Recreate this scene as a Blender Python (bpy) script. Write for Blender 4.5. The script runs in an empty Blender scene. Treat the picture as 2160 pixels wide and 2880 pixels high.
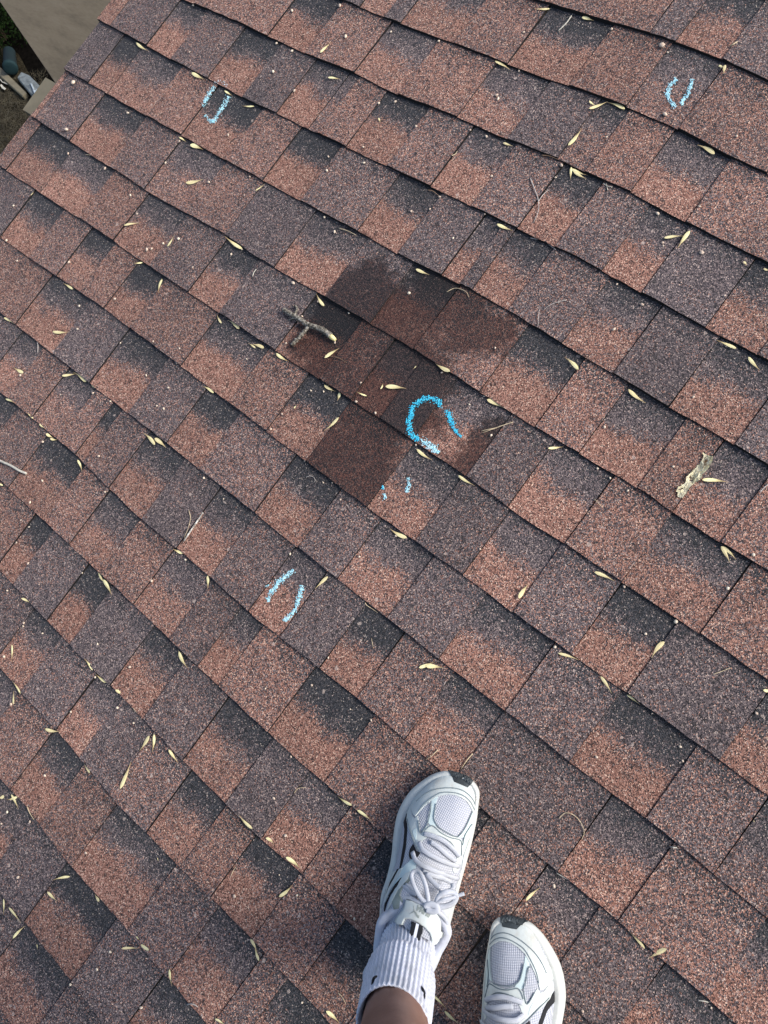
import bpy, bmesh, math, random
from mathutils import Vector, Matrix, noise
from mathutils.bvhtree import BVHTree
from mathutils.geometry import delaunay_2d_cdt
import numpy as np

S = bpy.context.scene
COL = S.collection
rnd = random.Random(7)

# ------------------------------------------------------------------ frame of the roof
SP = 0.143                              # exposure of one shingle course (m)
PITCH = math.radians(12)
cp, sp_ = math.cos(PITCH), math.sin(PITCH)
ORI = Vector((0, 0, 3.1))
U = Vector((1, 0, 0)); UP = Vector((0, cp, sp_)); N = Vector((0, -sp_, cp))
ROOF = Matrix(((1, 0, 0, ORI.x), (0, cp, -sp_, ORI.y), (0, sp_, cp, ORI.z), (0, 0, 0, 1)))

def W(p):                               # roof frame (u, upslope, height) -> world
    return ROOF @ Vector(p)

# ------------------------------------------------------------------ camera
RC = np.array([[0.7595565273935407, -0.5834575571706309, 0.2874911488626135],
               [0.5497844513471388, 0.812087987952808, 0.19557647322642224],
               [-0.34757868, 0.009506777, 0.937602625]])
FPX = 2000.0
CAMR = Vector((0.44624574, 0.01855098, 1.20375832))
def rvec(row): return Vector((row[0], -row[1], -row[2]))     # fit frame (u, v down, z in) -> roof frame
cam = bpy.data.cameras.new('camera'); camo = bpy.data.objects.new('camera', cam); COL.objects.link(camo)
rot3 = ROOF.to_3x3()
ax = rot3 @ rvec(RC[0]); ay = rot3 @ (-rvec(RC[1])); az = rot3 @ (-rvec(RC[2]))
M = Matrix((ax, ay, az)).transposed().to_4x4(); M.translation = W(CAMR)
camo.matrix_world = M
cam.sensor_fit = 'HORIZONTAL'; cam.sensor_width = 36; cam.lens = 36 * FPX / 2160
cam.clip_start = 0.02; cam.clip_end = 500
S.camera = camo

# ------------------------------------------------------------------ sky and sun
w = bpy.data.worlds.new('World'); S.world = w; w.use_nodes = True
nt = w.node_tree; nt.nodes.clear()
sky = nt.nodes.new('ShaderNodeTexSky'); sky.sky_type = 'NISHITA'; sky.sun_disc = False
SUN_EL, SUN_AZ = math.radians(40), math.radians(56)     # azimuth from +Y towards +X
sky.sun_elevation = SUN_EL; sky.sun_rotation = SUN_AZ; sky.dust_density = 3.0; sky.air_density = 1.0
bg = nt.nodes.new('ShaderNodeBackground'); bg.inputs[1].default_value = 0.09
wo = nt.nodes.new('ShaderNodeOutputWorld')
nt.links.new(sky.outputs[0], bg.inputs[0]); nt.links.new(bg.outputs[0], wo.inputs[0])
sun = bpy.data.lights.new('sun', 'SUN'); sun.energy = 1.5; sun.angle = math.radians(20); sun.color = (1, 0.97, 0.93)
suno = bpy.data.objects.new('sun', sun); COL.objects.link(suno)
sd = Vector((math.sin(SUN_AZ) * math.cos(SUN_EL), math.cos(SUN_AZ) * math.cos(SUN_EL), math.sin(SUN_EL)))
suno.rotation_euler = sd.to_track_quat('Z', 'Y').to_euler(); suno.location = (3, 3, 9)
S.view_settings.view_transform = 'Standard'; S.view_settings.look = 'None'
S.view_settings.gamma = 1; S.view_settings.exposure = 1.32; S.view_settings.use_curve_mapping = False
S.render.engine = 'CYCLES'
S.cycles.max_bounces = 5

# ------------------------------------------------------------------ pixels of the photograph -> places on the roof
def ray(x, y):
    d = np.array([(x - 1080) / FPX, (y - 1440) / FPX, 1.0])
    g = RC.T @ d
    return Vector((g[0], -g[1], -g[2]))
def at(x, y, h=0.0):                    # roof frame point at height h over the deck
    d = ray(x, y); l = (h - CAMR.z) / d.z
    return CAMR + d * l
def at_world(x, y, z):                  # world point on the horizontal plane z
    o = W(CAMR); d = rot3 @ ray(x, y); l = (z - o.z) / d.z
    return o + d * l
ZR = {'A1': (0, 0), 'A2': (720, 0), 'A3': (1440, 0), 'B1': (0, 720), 'B2': (720, 720), 'B3': (1440, 720),
      'C1': (0, 1440), 'C2': (720, 1440), 'C3': (1440, 1440), 'D1': (0, 2160), 'D2': (720, 2160), 'D3': (1440, 2160)}
def z2p(r, x, y):
    o = ZR[r]; k = 720 / 1659
    return (o[0] + x * k, o[1] + y * k)

# ------------------------------------------------------------------ helpers
def obj(name, me, m=None, parent=None, mat2=None, smooth=False):
    if isinstance(me, bmesh.types.BMesh):
        b = me; me = bpy.data.meshes.new(name); b.to_mesh(me); b.free()
    o = bpy.data.objects.new(name, me); COL.objects.link(o)
    if m: me.materials.append(m)
    if mat2: me.materials.append(mat2)
    if parent: o.parent = parent
    if smooth:
        me.polygons.foreach_set('use_smooth', [True] * len(me.polygons))
    return o
def pyd(name, vs, fs):
    me = bpy.data.meshes.new(name); me.from_pydata([tuple(v) for v in vs], [], fs); me.update(); return me
def tag(o, label=None, cat=None, group=None, kind=None):
    if label: o['label'] = label
    if cat: o['category'] = cat
    if group: o['group'] = group
    if kind: o['kind'] = kind
    return o
def empty(name, mw=None):
    o = bpy.data.objects.new(name, None); COL.objects.link(o); o.empty_display_size = 0.05
    if mw is not None: o.matrix_world = mw
    return o

class NB:                               # small node builder
    def __init__(s, name):
        s.m = bpy.data.materials.new(name); s.m.use_nodes = True; s.t = s.m.node_tree
        s.b = s.t.nodes['Principled BSDF']; s.b.inputs['Specular IOR Level'].default_value = 0.3
    def n(s, t, **k):
        x = s.t.nodes.new(t)
        for a, v in k.items(): setattr(x, a, v)
        return x
    def l(s, a, b): s.t.links.new(a, b)
    def put(s, sock, v):
        if hasattr(v, 'links'): s.l(v, sock)
        else: sock.default_value = v
    def math(s, op, a, b=0.0, c=None, clamp=False):
        x = s.n('ShaderNodeMath', operation=op, use_clamp=clamp); s.put(x.inputs[0], a); s.put(x.inputs[1], b)
        if c is not None: s.put(x.inputs[2], c)
        return x.outputs[0]
    def mix(s, f, a, b, blend='MIX'):
        x = s.n('ShaderNodeMix', data_type='RGBA', blend_type=blend)
        s.put(x.inputs[0], f); s.put(x.inputs[6], a); s.put(x.inputs[7], b); return x.outputs[2]
    def sstep(s, v, a, b):
        x = s.n('ShaderNodeMapRange', interpolation_type='SMOOTHSTEP'); s.put(x.inputs[0], v)
        x.inputs[1].default_value = a; x.inputs[2].default_value = b; return x.outputs[0]
    def noise(s, vec, sc, det=3, rough=0.6):
        x = s.n('ShaderNodeTexNoise'); s.put(x.inputs['Vector'], vec) if vec is not None else None
        x.inputs['Scale'].default_value = sc; x.inputs['Detail'].default_value = det; x.inputs['Roughness'].default_value = rough
        return x.outputs['Fac']
    def ramp(s, v, stops, const=False):
        x = s.n('ShaderNodeValToRGB'); s.put(x.inputs[0], v); r = x.color_ramp
        if const: r.interpolation = 'CONSTANT'
        while len(r.elements) < len(stops): r.elements.new(1.0)
        for e, (p, c) in zip(r.elements, stops): e.position = p; e.color = (*c, 1)
        return x.outputs[0]
    def bump(s, h, dist, strength=1.0):
        x = s.n('ShaderNodeBump'); x.inputs['Distance'].default_value = dist; x.inputs['Strength'].default_value = strength
        s.l(h, x.inputs['Height']); s.l(x.outputs[0], s.b.inputs['Normal'])
def simple(name, col, rough=0.7, nsc=0, amp=0.2, bump=0, spec=0.3):
    k = NB(name); k.b.inputs['Roughness'].default_value = rough; k.b.inputs['Specular IOR Level'].default_value = spec
    if nsc:
        pos = k.n('ShaderNodeNewGeometry').outputs['Position']
        f = k.noise(pos, nsc)
        c2 = tuple(max(0, c * (1 - amp)) for c in col); c3 = tuple(min(1, c * (1 + amp)) for c in col)
        k.l(k.ramp(f, [(0.3, c2), (0.7, c3)]), k.b.inputs['Base Color'])
        if bump: k.bump(f, bump)
    else: k.b.inputs['Base Color'].default_value = (*col, 1)
    return k.m

# ------------------------------------------------------------------ measured shingle courses
EDGE = {1: [(1496, 0), (1718, 65), (1896, 115), (2035, 169), (2160, 230)],
2: [(963, 4), (1102, 61), (1280, 126), (1440, 189), (1600, 243), (1765, 300), (1900, 360), (2060, 447), (2160, 495)],
3: [(516, 0), (690, 74), (720, 89), (885, 165), (1002, 208), (1089, 256), (1288, 330), (1440, 397), (1583, 451), (1778, 542), (1917, 620), (2091, 712)],
4: [(278, 56), (477, 165), (720, 296), (867, 364), (1089, 469), (1328, 581), (1440, 638), (1614, 720), (1804, 824), (1982, 924), (2130, 1002)],
5: [(178, 195), (304, 265), (516, 386), (720, 500), (1015, 655), (1128, 720), (1323, 811), (1440, 880), (1718, 1050), (1891, 1154), (2056, 1249), (2160, 1315)],
6: [(82, 323), (412, 538), (638, 664), (720, 724), (911, 833), (1154, 976), (1440, 1163), (1787, 1371), (1891, 1444), (2021, 1527), (2160, 1609)],
7: [(0, 467), (321, 677), (378, 720), (534, 824), (720, 950), (1067, 1176), (1310, 1336), (1440, 1436), (1583, 1527), (1956, 1774), (2160, 1917)],
8: [(0, 665), (78, 720), (299, 868), (521, 1037), (720, 1189), (1041, 1432), (1315, 1627), (1440, 1720), (1757, 1943), (2056, 2160)],
9: [(0, 876), (260, 1080), (477, 1249), (720, 1442), (1089, 1735), (1419, 1991), (1631, 2160), (1818, 2295), (2160, 2577)],
10: [(0, 1098), (213, 1271), (304, 1367), (378, 1440), (599, 1627), (720, 1737), (998, 1952), (1236, 2160), (1440, 2342), (1696, 2546), (2048, 2854)],
11: [(100, 1440), (382, 1700), (556, 1870), (720, 2026), (868, 2160), (993, 2264), (1085, 2347), (1588, 2798)],
12: [(0, 1600), (95, 1700), (217, 1830), (347, 1960), (538, 2160), (642, 2264), (720, 2342), (854, 2455)],
13: [(0, 1870), (65, 1948), (160, 2047), (226, 2126), (334, 2264), (508, 2433), (720, 2640)],
14: [(0, 2182), (74, 2264), (182, 2412), (338, 2585)],
15: [(0, 2503), (74, 2594), (195, 2746)]}
RAKE = -9.5
# every strip: tabs as (zoom tile, x, y of the left joint, t = raised tooth / g = recessed gap, tone)
CELLS = {
1: "A3 0 -50 t r;A3 960 130 t g;A3 1080 250 g o;A3 1400 340 t g",
2: "A2 480 -60 t g;A2 700 20 g o;A2 870 70 t g;A2 1000 75 g o;A2 1400 130 t r;A3 100 240 g o;A3 510 370 t r;A3 880 500 g r;A3 1230 630 t r",
3: "A1 1300 -20 t r;A2 165 120 g o;A2 430 200 t r;A2 757 315 g o;A2 1055 440 t r;A2 1430 590 g o;A3 150 660 t g;A3 420 860 g r;A3 640 890 t r;A3 910 1050 g o;A3 1270 1240 t r",
4: "R 0 0 t o;A1 765 110 t g;A1 1055 155 g o;A1 1210 250 t g;A1 1468 345 g o;A1 1620 570 t g;A2 257 570 g o;A2 457 680 g m;A2 600 590 t r;A2 715 775 g o;A2 980 905 t m;A2 1260 1035 g o;A2 1480 1230 t m;A3 195 1260 g o;A3 440 1385 t g;B3 610 60 g o;B3 910 145 t g;B3 1295 405 g o;B3 1625 600 t g",
5: "R 0 0 t g;A1 685 390 g o;A1 810 455 g o;A1 1130 510 t r;A1 1295 720 g o;A2 20 745 t r;A2 165 1010 g o;A2 425 1125 t m;A2 790 1320 g o;A2 1005 1535 t g;B2 1240 75 g o;B2 1380 110 t g;B2 1475 120 g o;B3 90 200 t g;B3 475 360 g o;B3 810 550 t g;B3 1170 765 g o;B3 1545 1080 t g",
6: "R 0 0 t o;A1 290 695 t g;A1 565 765 g o;A1 830 925 t m;A1 1055 1070 g r;A1 1400 1140 t r;A1 1570 1380 t g;A2 280 1515 g o;B2 500 200 t gw;B2 870 260 g ow;B2 1160 415 t rw;B3 80 480 g o;B3 310 885 t r;B3 600 1050 g o;B3 970 1285 t r;B3 1200 1440 g o;C3 1420 105 t r",
7: "R 0 0 t r;A1 145 970 g o;A1 360 1120 g o;A1 710 1150 t r;A1 850 1410 g o;A1 1150 1480 t g;B1 1305 125 g o;B1 1480 300 t g;B2 245 455 g ow;B2 545 620 t rw;B2 770 720 g ow;B2 960 840 t gw;B2 1180 965 g ow;B2 1485 1265 t g;B3 120 1420 g o;B3 570 1550 t r;C3 850 260 g o;C3 1375 570 t r",
8: "A1 -260 1290 t g;A1 115 1390 g o;A1 315 1505 t m;B1 425 60 g o;A1 700 1640 t r;B1 780 200 g o;B1 990 270 t r;B1 1290 560 g o;B2 40 660 t r;B2 205 950 g o;B2 470 1135 t rw;B2 865 1430 g o;C2 1100 100 t g;C2 1400 325 g o;C3 185 400 t g;C3 510 740 g o;C3 910 940 t g;C3 1510 1370 g o",
9: "A1 -600 1690 t r;B1 230 275 g o;B1 440 510 t g;B1 715 645 g o;B1 960 850 t g;B1 1205 1045 g o;B1 1400 1240 t m;B2 130 1475 g o;C2 330 160 t g;C2 700 200 g o;C2 1000 490 t g;C2 1330 750 g o;C3 135 1045 t g;C3 540 1390 g o;D3 985 155 t m;D3 1500 410 g m",
10: "B1 -400 100 t g;B1 75 585 g o;B1 160 765 t r;B1 330 890 g r;B1 560 950 t r;B1 615 1120 g o;B1 670 1165 t m;B1 840 1325 g o;B1 1095 1470 t g;C1 1240 110 g o;C1 1440 325 t g;C2 100 445 g o;C2 300 610 t g;C2 555 815 g o;C2 810 995 t m;C2 1135 1240 g o;C2 1470 1485 t g;D3 465 430 g o;D3 865 735 t r;D3 1460 1230 g o",
11: "B1 -300 1000 g o;B1 60 1060 t m;B1 190 1325 g o;B1 450 1500 t r;C1 535 100 g o;C1 820 170 t r;C1 1000 420 g o;C1 1270 590 t g;C1 1425 805 g o;C2 30 760 t r;C2 225 1225 g o;C2 630 1505 t r;D2 1330 230 g o;D2 1460 405 t m;D3 120 780 g r;D3 445 1075 t g;D3 880 1420 g o",
12: "C1 -400 100 t r;C1 110 180 g o;C1 145 400 t g;C1 450 510 g o;C1 545 740 t g;C1 855 935 g o;C1 1020 1220 t g;C1 1340 1400 g o;D1 1535 130 t g;D2 200 230 g o;D2 475 450 t r;D2 720 620 g o;D2 1000 800 t m;D2 1350 1250 g r;D3 60 1560 t g",
13: "C1 -350 500 t g;C1 110 780 g o;C1 200 1090 t g;C1 450 1300 g o;C1 585 1500 t g;D1 770 85 t m;D1 1100 210 g o;D1 1325 435 t r;D1 1500 650 g o;D2 155 860 t r;D2 560 1010 g r;D2 800 1380 t m",
14: "C1 -300 1000 g o;C1 80 1230 t r;C1 215 1600 g o;D1 370 220 t r;D1 640 400 g o;D1 995 825 t m;D1 1280 1085 g o;D1 1535 1445 t m;D2 250 1300 g o;D2 600 1600 t r",
15: "C1 -400 1300 t r;D1 -150 250 g o;D1 60 520 t g;D1 300 800 g o;D1 615 1175 t g;D1 985 1445 g o;D1 1400 1750 t m",
16: "D1 -500 600 t g;D1 20 1200 g o;D1 370 1510 t g;D1 700 1900 g o"}

def uv_px(x, y):
    p = at(x, y, 0.003); return p.x / SP, 8 - p.y / SP
DELTA = {}
for k, pts in EDGE.items():
    DELTA[k] = sorted((lambda q: (q[0], q[1] - k))(uv_px(*p)) for p in pts)
def edge_v(k, u):
    d = DELTA.get(k)
    j = 0.006 * noise.noise(Vector((u * 0.8, k * 3.7, 0)))
    if not d: return k + j * 2
    if u <= d[0][0]: r = d[0][1]
    elif u >= d[-1][0]: r = d[-1][1]
    else:
        for a, b in zip(d, d[1:]):
            if a[0] <= u <= b[0]:
                r = a[1] + (b[1] - a[1]) * (u - a[0]) / max(1e-6, b[0] - a[0]); break
    return k + r * 0.85 + j
STRIP = {}
UMAX, VMIN, VMAX = 15.0, -5, 23
for k in range(VMIN, VMAX + 1):
    cells = []
    if k in CELLS:
        for c in CELLS[k].split(';'):
            z, x, y, t, tone = c.split()
            u = RAKE if z == 'R' else uv_px(*z2p(z, float(x), float(y)))[0]
            cells.append([u, t, tone, True])
        cells.sort(key=lambda c: c[0])
        cells = [c for i, c in enumerate(cells) if c[0] >= RAKE - 1e-6]
    else: cells = [[RAKE, rnd.choice('tg'), rnd.choice('grom'), False]]
    # what lies outside the photograph goes on in the same rhythm
    u = cells[0][0]; t = cells[0][1]
    pre = []
    while u > RAKE + 0.35:
        t = 'g' if t == 't' else 't'
        nu = max(RAKE, u - (rnd.uniform(0.9, 1.5)))
        if nu < RAKE + 0.35: nu = RAKE
        pre.append([nu, t, rnd.choice('oorm') if t == 'g' else rnd.choice('ggrm'), False]); u = nu
    cells = pre[::-1] + cells
    u = cells[-1][0] + rnd.uniform(1, 1.5); t = cells[-1][1]
    while u < UMAX:
        t = 'g' if t == 't' else 't'
        cells.append([u, t, rnd.choice('oorm') if t == 'g' else rnd.choice('ggrm'), False]); u += rnd.uniform(0.9, 1.6)
    STRIP[k] = cells
HG, HT = 0.0057, 0.0024                 # slope of the ply over one course, extra ply of a tooth
def surf(u, v):                         # top of the shingles at course coordinates
    for k in (int(math.ceil(v)) - 1, int(math.ceil(v)), int(math.ceil(v)) + 1):
        if k not in STRIP: continue
        v0, v1 = edge_v(k - 1, u), edge_v(k, u)
        if v0 < v <= v1:
            c = STRIP[k][0]
            for d in STRIP[k]:
                if d[0] <= u: c = d
            f = (v - v0) / (v1 - v0)
            return HG * f + (HT if c[1] == 't' else 0) + 0.0006
    return 0.004
def on_roof(x, y, lift=0.0):            # pixel -> point lying on the shingles
    p = at(x, y, 0.003)
    h = surf(p.x / SP, 8 - p.y / SP)
    p = at(x, y, h); p.z += lift
    return p

# ------------------------------------------------------------------ shingle material
WET = [((1000, 835), 115), ((950, 880), 90), ((1040, 790), 70), ((930, 990), 120), ((1310, 860), 90), ((1380, 940), 80), ((890, 940), 70), ((1000, 1290), 150), ((900, 1250), 110), ((1130, 1060), 170), ((1090, 870), 110), ((1240, 850), 120), ((960, 960), 110), ((1330, 930), 90),
       ((1330, 1330), 95), ((1380, 1230), 60), ((1040, 1370), 90), ((1060, 1180), 110), ((1180, 1160), 90), ((1010, 1130), 110)]
PITS = [((1120 + 845 / 7.54, 1090 + 725 / 7.54), 0.0085), ((z2p('C2', 190, 530)), 0.010), (z2p('B2', 935, 1500), 0.009),
        (z2p('A3', 1100, 612), 0.008), (z2p('A1', 1420, 610), 0.006), (z2p('D3', 1405, 1640), 0.008), (z2p('A1', 280, 1200), 0.007)]
k = NB('shingle_granules'); shM = k.m
geo = k.n('ShaderNodeNewGeometry'); pos = geo.outputs['Position']
att = k.n('ShaderNodeAttribute'); att.attribute_name = 'cell'
sep = k.n('ShaderNodeSeparateColor'); k.l(att.outputs['Color'], sep.inputs[0])
tone, gap, wetc = sep.outputs[0], sep.outputs[1], sep.outputs[2]
uvn = k.n('ShaderNodeUVMap'); suv = k.n('ShaderNodeSeparateXYZ'); k.l(uvn.outputs[0], suv.inputs[0]); fV = suv.outputs[1]
vor = k.n('ShaderNodeTexVoronoi'); vor.inputs['Scale'].default_value = 1 / 0.00175; k.l(pos, vor.inputs['Vector'])
sc = k.n('ShaderNodeSeparateColor'); k.l(vor.outputs['Color'], sc.inputs[0])
r1, r2, r3 = sc.outputs[0], sc.outputs[1], sc.outputs[2]
vor2 = k.n('ShaderNodeTexVoronoi'); vor2.inputs['Scale'].default_value = 1 / 0.0048; k.l(pos, vor2.inputs['Vector'])
sc2 = k.n('ShaderNodeSeparateColor'); k.l(vor2.outputs['Color'], sc2.inputs[0])
nbig = k.noise(pos, 14, 3); nmid = k.noise(pos, 60, 3)
fv2 = k.math('ADD', fV, k.math('MULTIPLY_ADD', nbig, 0.34, -0.17))
fv2 = k.math('ADD', fv2, k.math('MULTIPLY_ADD', nmid, 0.24, -0.12))
ca_ = att.outputs['Alpha']; fvd = k.math('ADD', fv2, k.math('MULTIPLY_ADD', ca_, 0.30, -0.12))
dark = k.math('MULTIPLY', gap, k.math('SUBTRACT', 1.0, k.sstep(fvd, 0.10, 0.50)))
dark = k.math('MULTIPLY', dark, k.math('MULTIPLY_ADD', ca_, -0.28, 1.0))
dark = k.math('MAXIMUM', dark, k.math('MULTIPLY', k.math('SUBTRACT', 1.0, k.sstep(fv2, 0.0, 0.38)), 0.45))
orange = k.math('MULTIPLY', tone, k.math('SUBTRACT', 1.0, k.math('MULTIPLY', gap, k.math('SUBTRACT', 1.0, k.sstep(fv2, 0.30, 0.66)))))
orange = k.math('ADD', orange, k.math('MULTIPLY_ADD', nbig, 0.5, -0.25), clamp=True)
pal_g = k.ramp(r3, [(0.0, (.024, .019, .021)), (0.22, (.068, .054, .056)), (0.50, (.118, .091, .091)), (0.76, (.19, .145, .135)), (0.93, (.35, .27, .235))], True)
pal_o = k.ramp(r3, [(0.0, (.052, .029, .024)), (0.18, (.175, .082, .058)), (0.46, (.275, .137, .100)), (0.74, (.39, .215, .158)), (0.93, (.56, .385, .29))], True)
pal_d = k.ramp(r3, [(0.0, (.014, .015, .017)), (0.30, (.031, .032, .036)), (0.66, (.054, .053, .058)), (0.88, (.105, .09, .085)), (0.975, (.32, .27, .23))], True)
isO = k.math('LESS_THAN', r2, orange); isD = k.math('LESS_THAN', r1, dark)
c = k.mix(isO, pal_g, pal_o); c = k.mix(isD, c, pal_d)
isL = k.math('GREATER_THAN', sc2.outputs[0], 0.9985); isK = k.math('LESS_THAN', sc2.outputs[1], 0.03)
c = k.mix(k.math('MULTIPLY', isL, 0.55), c, (.50, .40, .34, 1)); c = k.mix(k.math('MULTIPLY', isK, 0.6), c, (.012, .012, .013, 1))
mot = k.math('MULTIPLY', k.math('MULTIPLY_ADD', k.noise(pos, 4, 5, .65), 0.55, 0.74), k.math('MULTIPLY', k.math('MULTIPLY_ADD', k.noise(pos, 28, 4, .7), 0.45, 0.78), k.math('MULTIPLY_ADD', ca_, 0.20, 0.90))); c = k.mix(1.0, c, mot, 'MULTIPLY')
# the wet patch in the middle
wet = None
wn = k.n('ShaderNodeTexNoise'); wn.inputs['Scale'].default_value = 26; wn.inputs['Detail'].default_value = 7; wn.inputs['Roughness'].default_value = .72; k.l(pos, wn.inputs['Vector'])
wofs = k.n('ShaderNodeVectorMath', operation='MULTIPLY_ADD'); k.l(wn.outputs['Color'], wofs.inputs[0]); wofs.inputs[1].default_value = (.15, .15, .0); wofs.inputs[2].default_value = (-.075, -.075, 0)
wp = k.n('ShaderNodeVectorMath', operation='ADD'); k.l(pos, wp.inputs[0]); k.l(wofs.outputs[0], wp.inputs[1])
for (px, r) in WET:
    cpt = at(*px, 0.003); rr = r * (CAMR - cpt).length / FPX
    d = k.n('ShaderNodeVectorMath', operation='DISTANCE'); k.l(wp.outputs[0], d.inputs[0]); d.inputs[1].default_value = W(cpt)
    m_ = k.math('SUBTRACT', 1.0, k.sstep(d.outputs['Value'], rr * 0.55, rr * 1.25))
    wet = m_ if wet is None else k.math('MAXIMUM', wet, m_)
wet = k.math('MULTIPLY', k.math('MULTIPLY', wet, wetc), k.math('MULTIPLY_ADD', k.noise(pos, 45, 4, .7), 0.4, 0.86), clamp=True)
wcol = k.mix(1.0, c, (.26, .195, .18, 1), 'MULTIPLY')
c = k.mix(k.math('MULTIPLY', wet, 0.98), c, wcol)
pit = None
for (px, r) in PITS:
    cpt = at(*px, 0.005)
    d = k.n('ShaderNodeVectorMath', operation='DISTANCE'); k.l(wp.outputs[0], d.inputs[0]); d.inputs[1].default_value = W(cpt)
    m_ = k.math('SUBTRACT', 1.0, k.sstep(d.outputs['Value'], r * 0.25, r * 0.95))
    pit = m_ if pit is None else k.math('MAXIMUM', pit, m_)
c = k.mix(k.math('LESS_THAN', r1, pit), c, (.014, .014, .013, 1))
k.l(c, k.b.inputs['Base Color'])
k.l(k.math('MULTIPLY_ADD', wet, -0.3, 0.85), k.b.inputs['Roughness']); k.b.inputs['Specular IOR Level'].default_value = 0.35
k.bump(k.math('ADD', vor.outputs['Distance'], k.math('MULTIPLY', r2, 0.5)), 0.0011, 0.9)
asphM = simple('asphalt_edge', (.012, .011, .011), 0.9, 700, 0.6, 0.0006)

roof = empty('shingle_roof', ROOF)
tag(roof, 'brown and grey asphalt shingle roof strewn with seeds and chalk marks', 'roof')
bm = bmesh.new()
def box(bm, x0, x1, y0, y1, z0, z1, mat=0):
    v = [bm.verts.new((x, y, z)) for z in (z0, z1) for y in (y0, y1) for x in (x0, x1)]
    for f in ((0, 2, 3, 1), (4, 5, 7, 6), (0, 1, 5, 4), (1, 3, 7, 5), (3, 2, 6, 7), (2, 0, 4, 6)):
        bm.faces.new([v[i] for i in f]).material_index = mat
X0, X1 = (RAKE + 0.04) * SP, UMAX * SP
box(bm, X0 + .01, X1, (8 - VMAX) * SP + .02, (8 - VMIN + 1) * SP, -0.03, -0.004)
obj('roof_deck', bm, simple('deck_board', (.10, .075, .05), 0.8, 30, 0.3), roof)

TONE = {'g': 0.15, 'm': 0.38, 'r': 0.62, 'o': 0.93}
def cell_geo(k, i, nseg=None):
    cells = STRIP[k]; u0, t, tone, real = cells[i]
    u1 = cells[i + 1][0] if i + 1 < len(cells) else UMAX
    gapw = 0.007
    ua, ub = u0 + gapw * 0.5, u1 - gapw * 0.5
    r = random.Random(k * 100 + i)
    if u0 > RAKE: ua += r.uniform(-.003, .003)
    else: ua += r.uniform(-0.05, 0.05)
    n = nseg or max(4, min(16, int((ub - ua) / 0.16)))
    ht = HT if t == 't' else 0.0
    lift = 0.0008 * noise.noise(Vector((u0 * 0.35, k * 0.9, 4))) + r.uniform(-.0002, .0003)
    vs, fs, mats, uvs = [], [], [], []
    skew = r.uniform(-.025, .025)
    for j in range(n + 1):
        f = j / n; u = ua + (ub - ua) * f
        vb = edge_v(k, u); vt = edge_v(k - 1, u) - 0.10
        jag = r.uniform(-.007, .007) + (0.006 if t == 'g' else 0)
        vb += jag
        us = u + (skew if 0 < j < n else skew) * (0.5)
        hb = HG + ht + lift + 0.0005 * noise.noise(Vector((u * 1.3, k, 9)))
        hb = max(hb, 0.003)
        ubm = u + (r.uniform(-.004, .004) if j in (0, n) else 0)
        vs.append((ubm * SP, (8 - vb) * SP, hb))            # bottom edge, top side
        vs.append((us * SP, (8 - vt) * SP, ht - 0.0004))    # upper end, tucked under next course
        vs.append((ubm * SP, (8 - vb) * SP - 0.0006, 0.0))  # bottom edge, underside
        vs.append((us * SP, (8 - vt) * SP, -0.0022))
        uvs += [(u, 1.0), (u, -0.10), (u, 1.0), (u, -.1)]
    for j in range(n):
        a = 4 * j; b = a + 4
        fs.append((a, b, b + 1, a + 1)); mats.append(0)
        fs.append((a + 2, b + 2, b, a)); mats.append(1)
    fs.append((0, 1, 3, 2)); mats.append(1)
    e = 4 * n; fs.append((e + 1, e, e + 2, e + 3)); mats.append(1)
    wc = 1.0 if tone[-1] == 'w' else 0.0
    col = (min(1, max(0, TONE[tone[0]] + r.uniform(-.12, .12))), 1.0 if t == 'g' else 0.0, wc, r.random())
    return vs, fs, mats, uvs, col
def mesh_cells(name, lst):
    V, F, Mi, UV, CC = [], [], [], [], []
    for (vs, fs, mats, uvs, col) in lst:
        o = len(V); V += vs; F += [tuple(i + o for i in f) for f in fs]; Mi += mats; UV += uvs; CC += [col] * len(vs)
    return V, F, Mi, UV, CC
def make_cells(name, lst, org):
    V, F, Mi, UV, CC = mesh_cells(name, lst)
    V = [(v[0] - org[0], v[1] - org[1], v[2] - org[2]) for v in V]
    me = pyd(name, V, F); me.materials.append(shM); me.materials.append(asphM)
    me.polygons.foreach_set('material_index', Mi)
    uvl = me.uv_layers.new(name='UVMap')
    li = np.zeros(len(me.loops), dtype=np.int32); me.loops.foreach_get('vertex_index', li)
    uvl.data.foreach_set('uv', np.array(UV, dtype=np.float32)[li].ravel())
    ca = me.color_attributes.new('cell', 'FLOAT_COLOR', 'POINT')
    ca.data.foreach_set('color', np.array(CC, dtype=np.float32).ravel())
    return me
def seen_cell(k, i):
    u0 = STRIP[k][i][0]; u1 = STRIP[k][i + 1][0] if i + 1 < len(STRIP[k]) else UMAX
    for uu in (u0, (u0 + u1) / 2, u1):
        for vv in (k - 1, k - .5, k):
            p = Vector((uu * SP, (8 - vv) * SP, 0.003)) - CAMR
            q = RC @ np.array([p.x, -p.y, -p.z])
            x, y = 1080 + FPX * q[0] / q[2], 1440 + FPX * q[1] / q[2]
            if -60 < x < 2220 and -60 < y < 2940: return True
    return False
rest = []; nreal = 0
for k_ in sorted(STRIP):
    for i in range(len(STRIP[k_])):
        g = cell_geo(k_, i)
        if seen_cell(k_, i):
            org = (g[0][0][0], g[0][0][1], 0)
            me = make_cells('shingle', [g], org)
            o = bpy.data.objects.new('shingle', me); COL.objects.link(o); o.parent = roof; o.location = org; nreal += 1
        else: rest.append(g)
me = make_cells('shingle', rest, (0, 0, 0)); o = bpy.data.objects.new('outer_shingles', me); COL.objects.link(o); o.parent = roof; o['kind'] = 'stuff'
print('SHINGLES', nreal, 'outer', len(rest))

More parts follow.
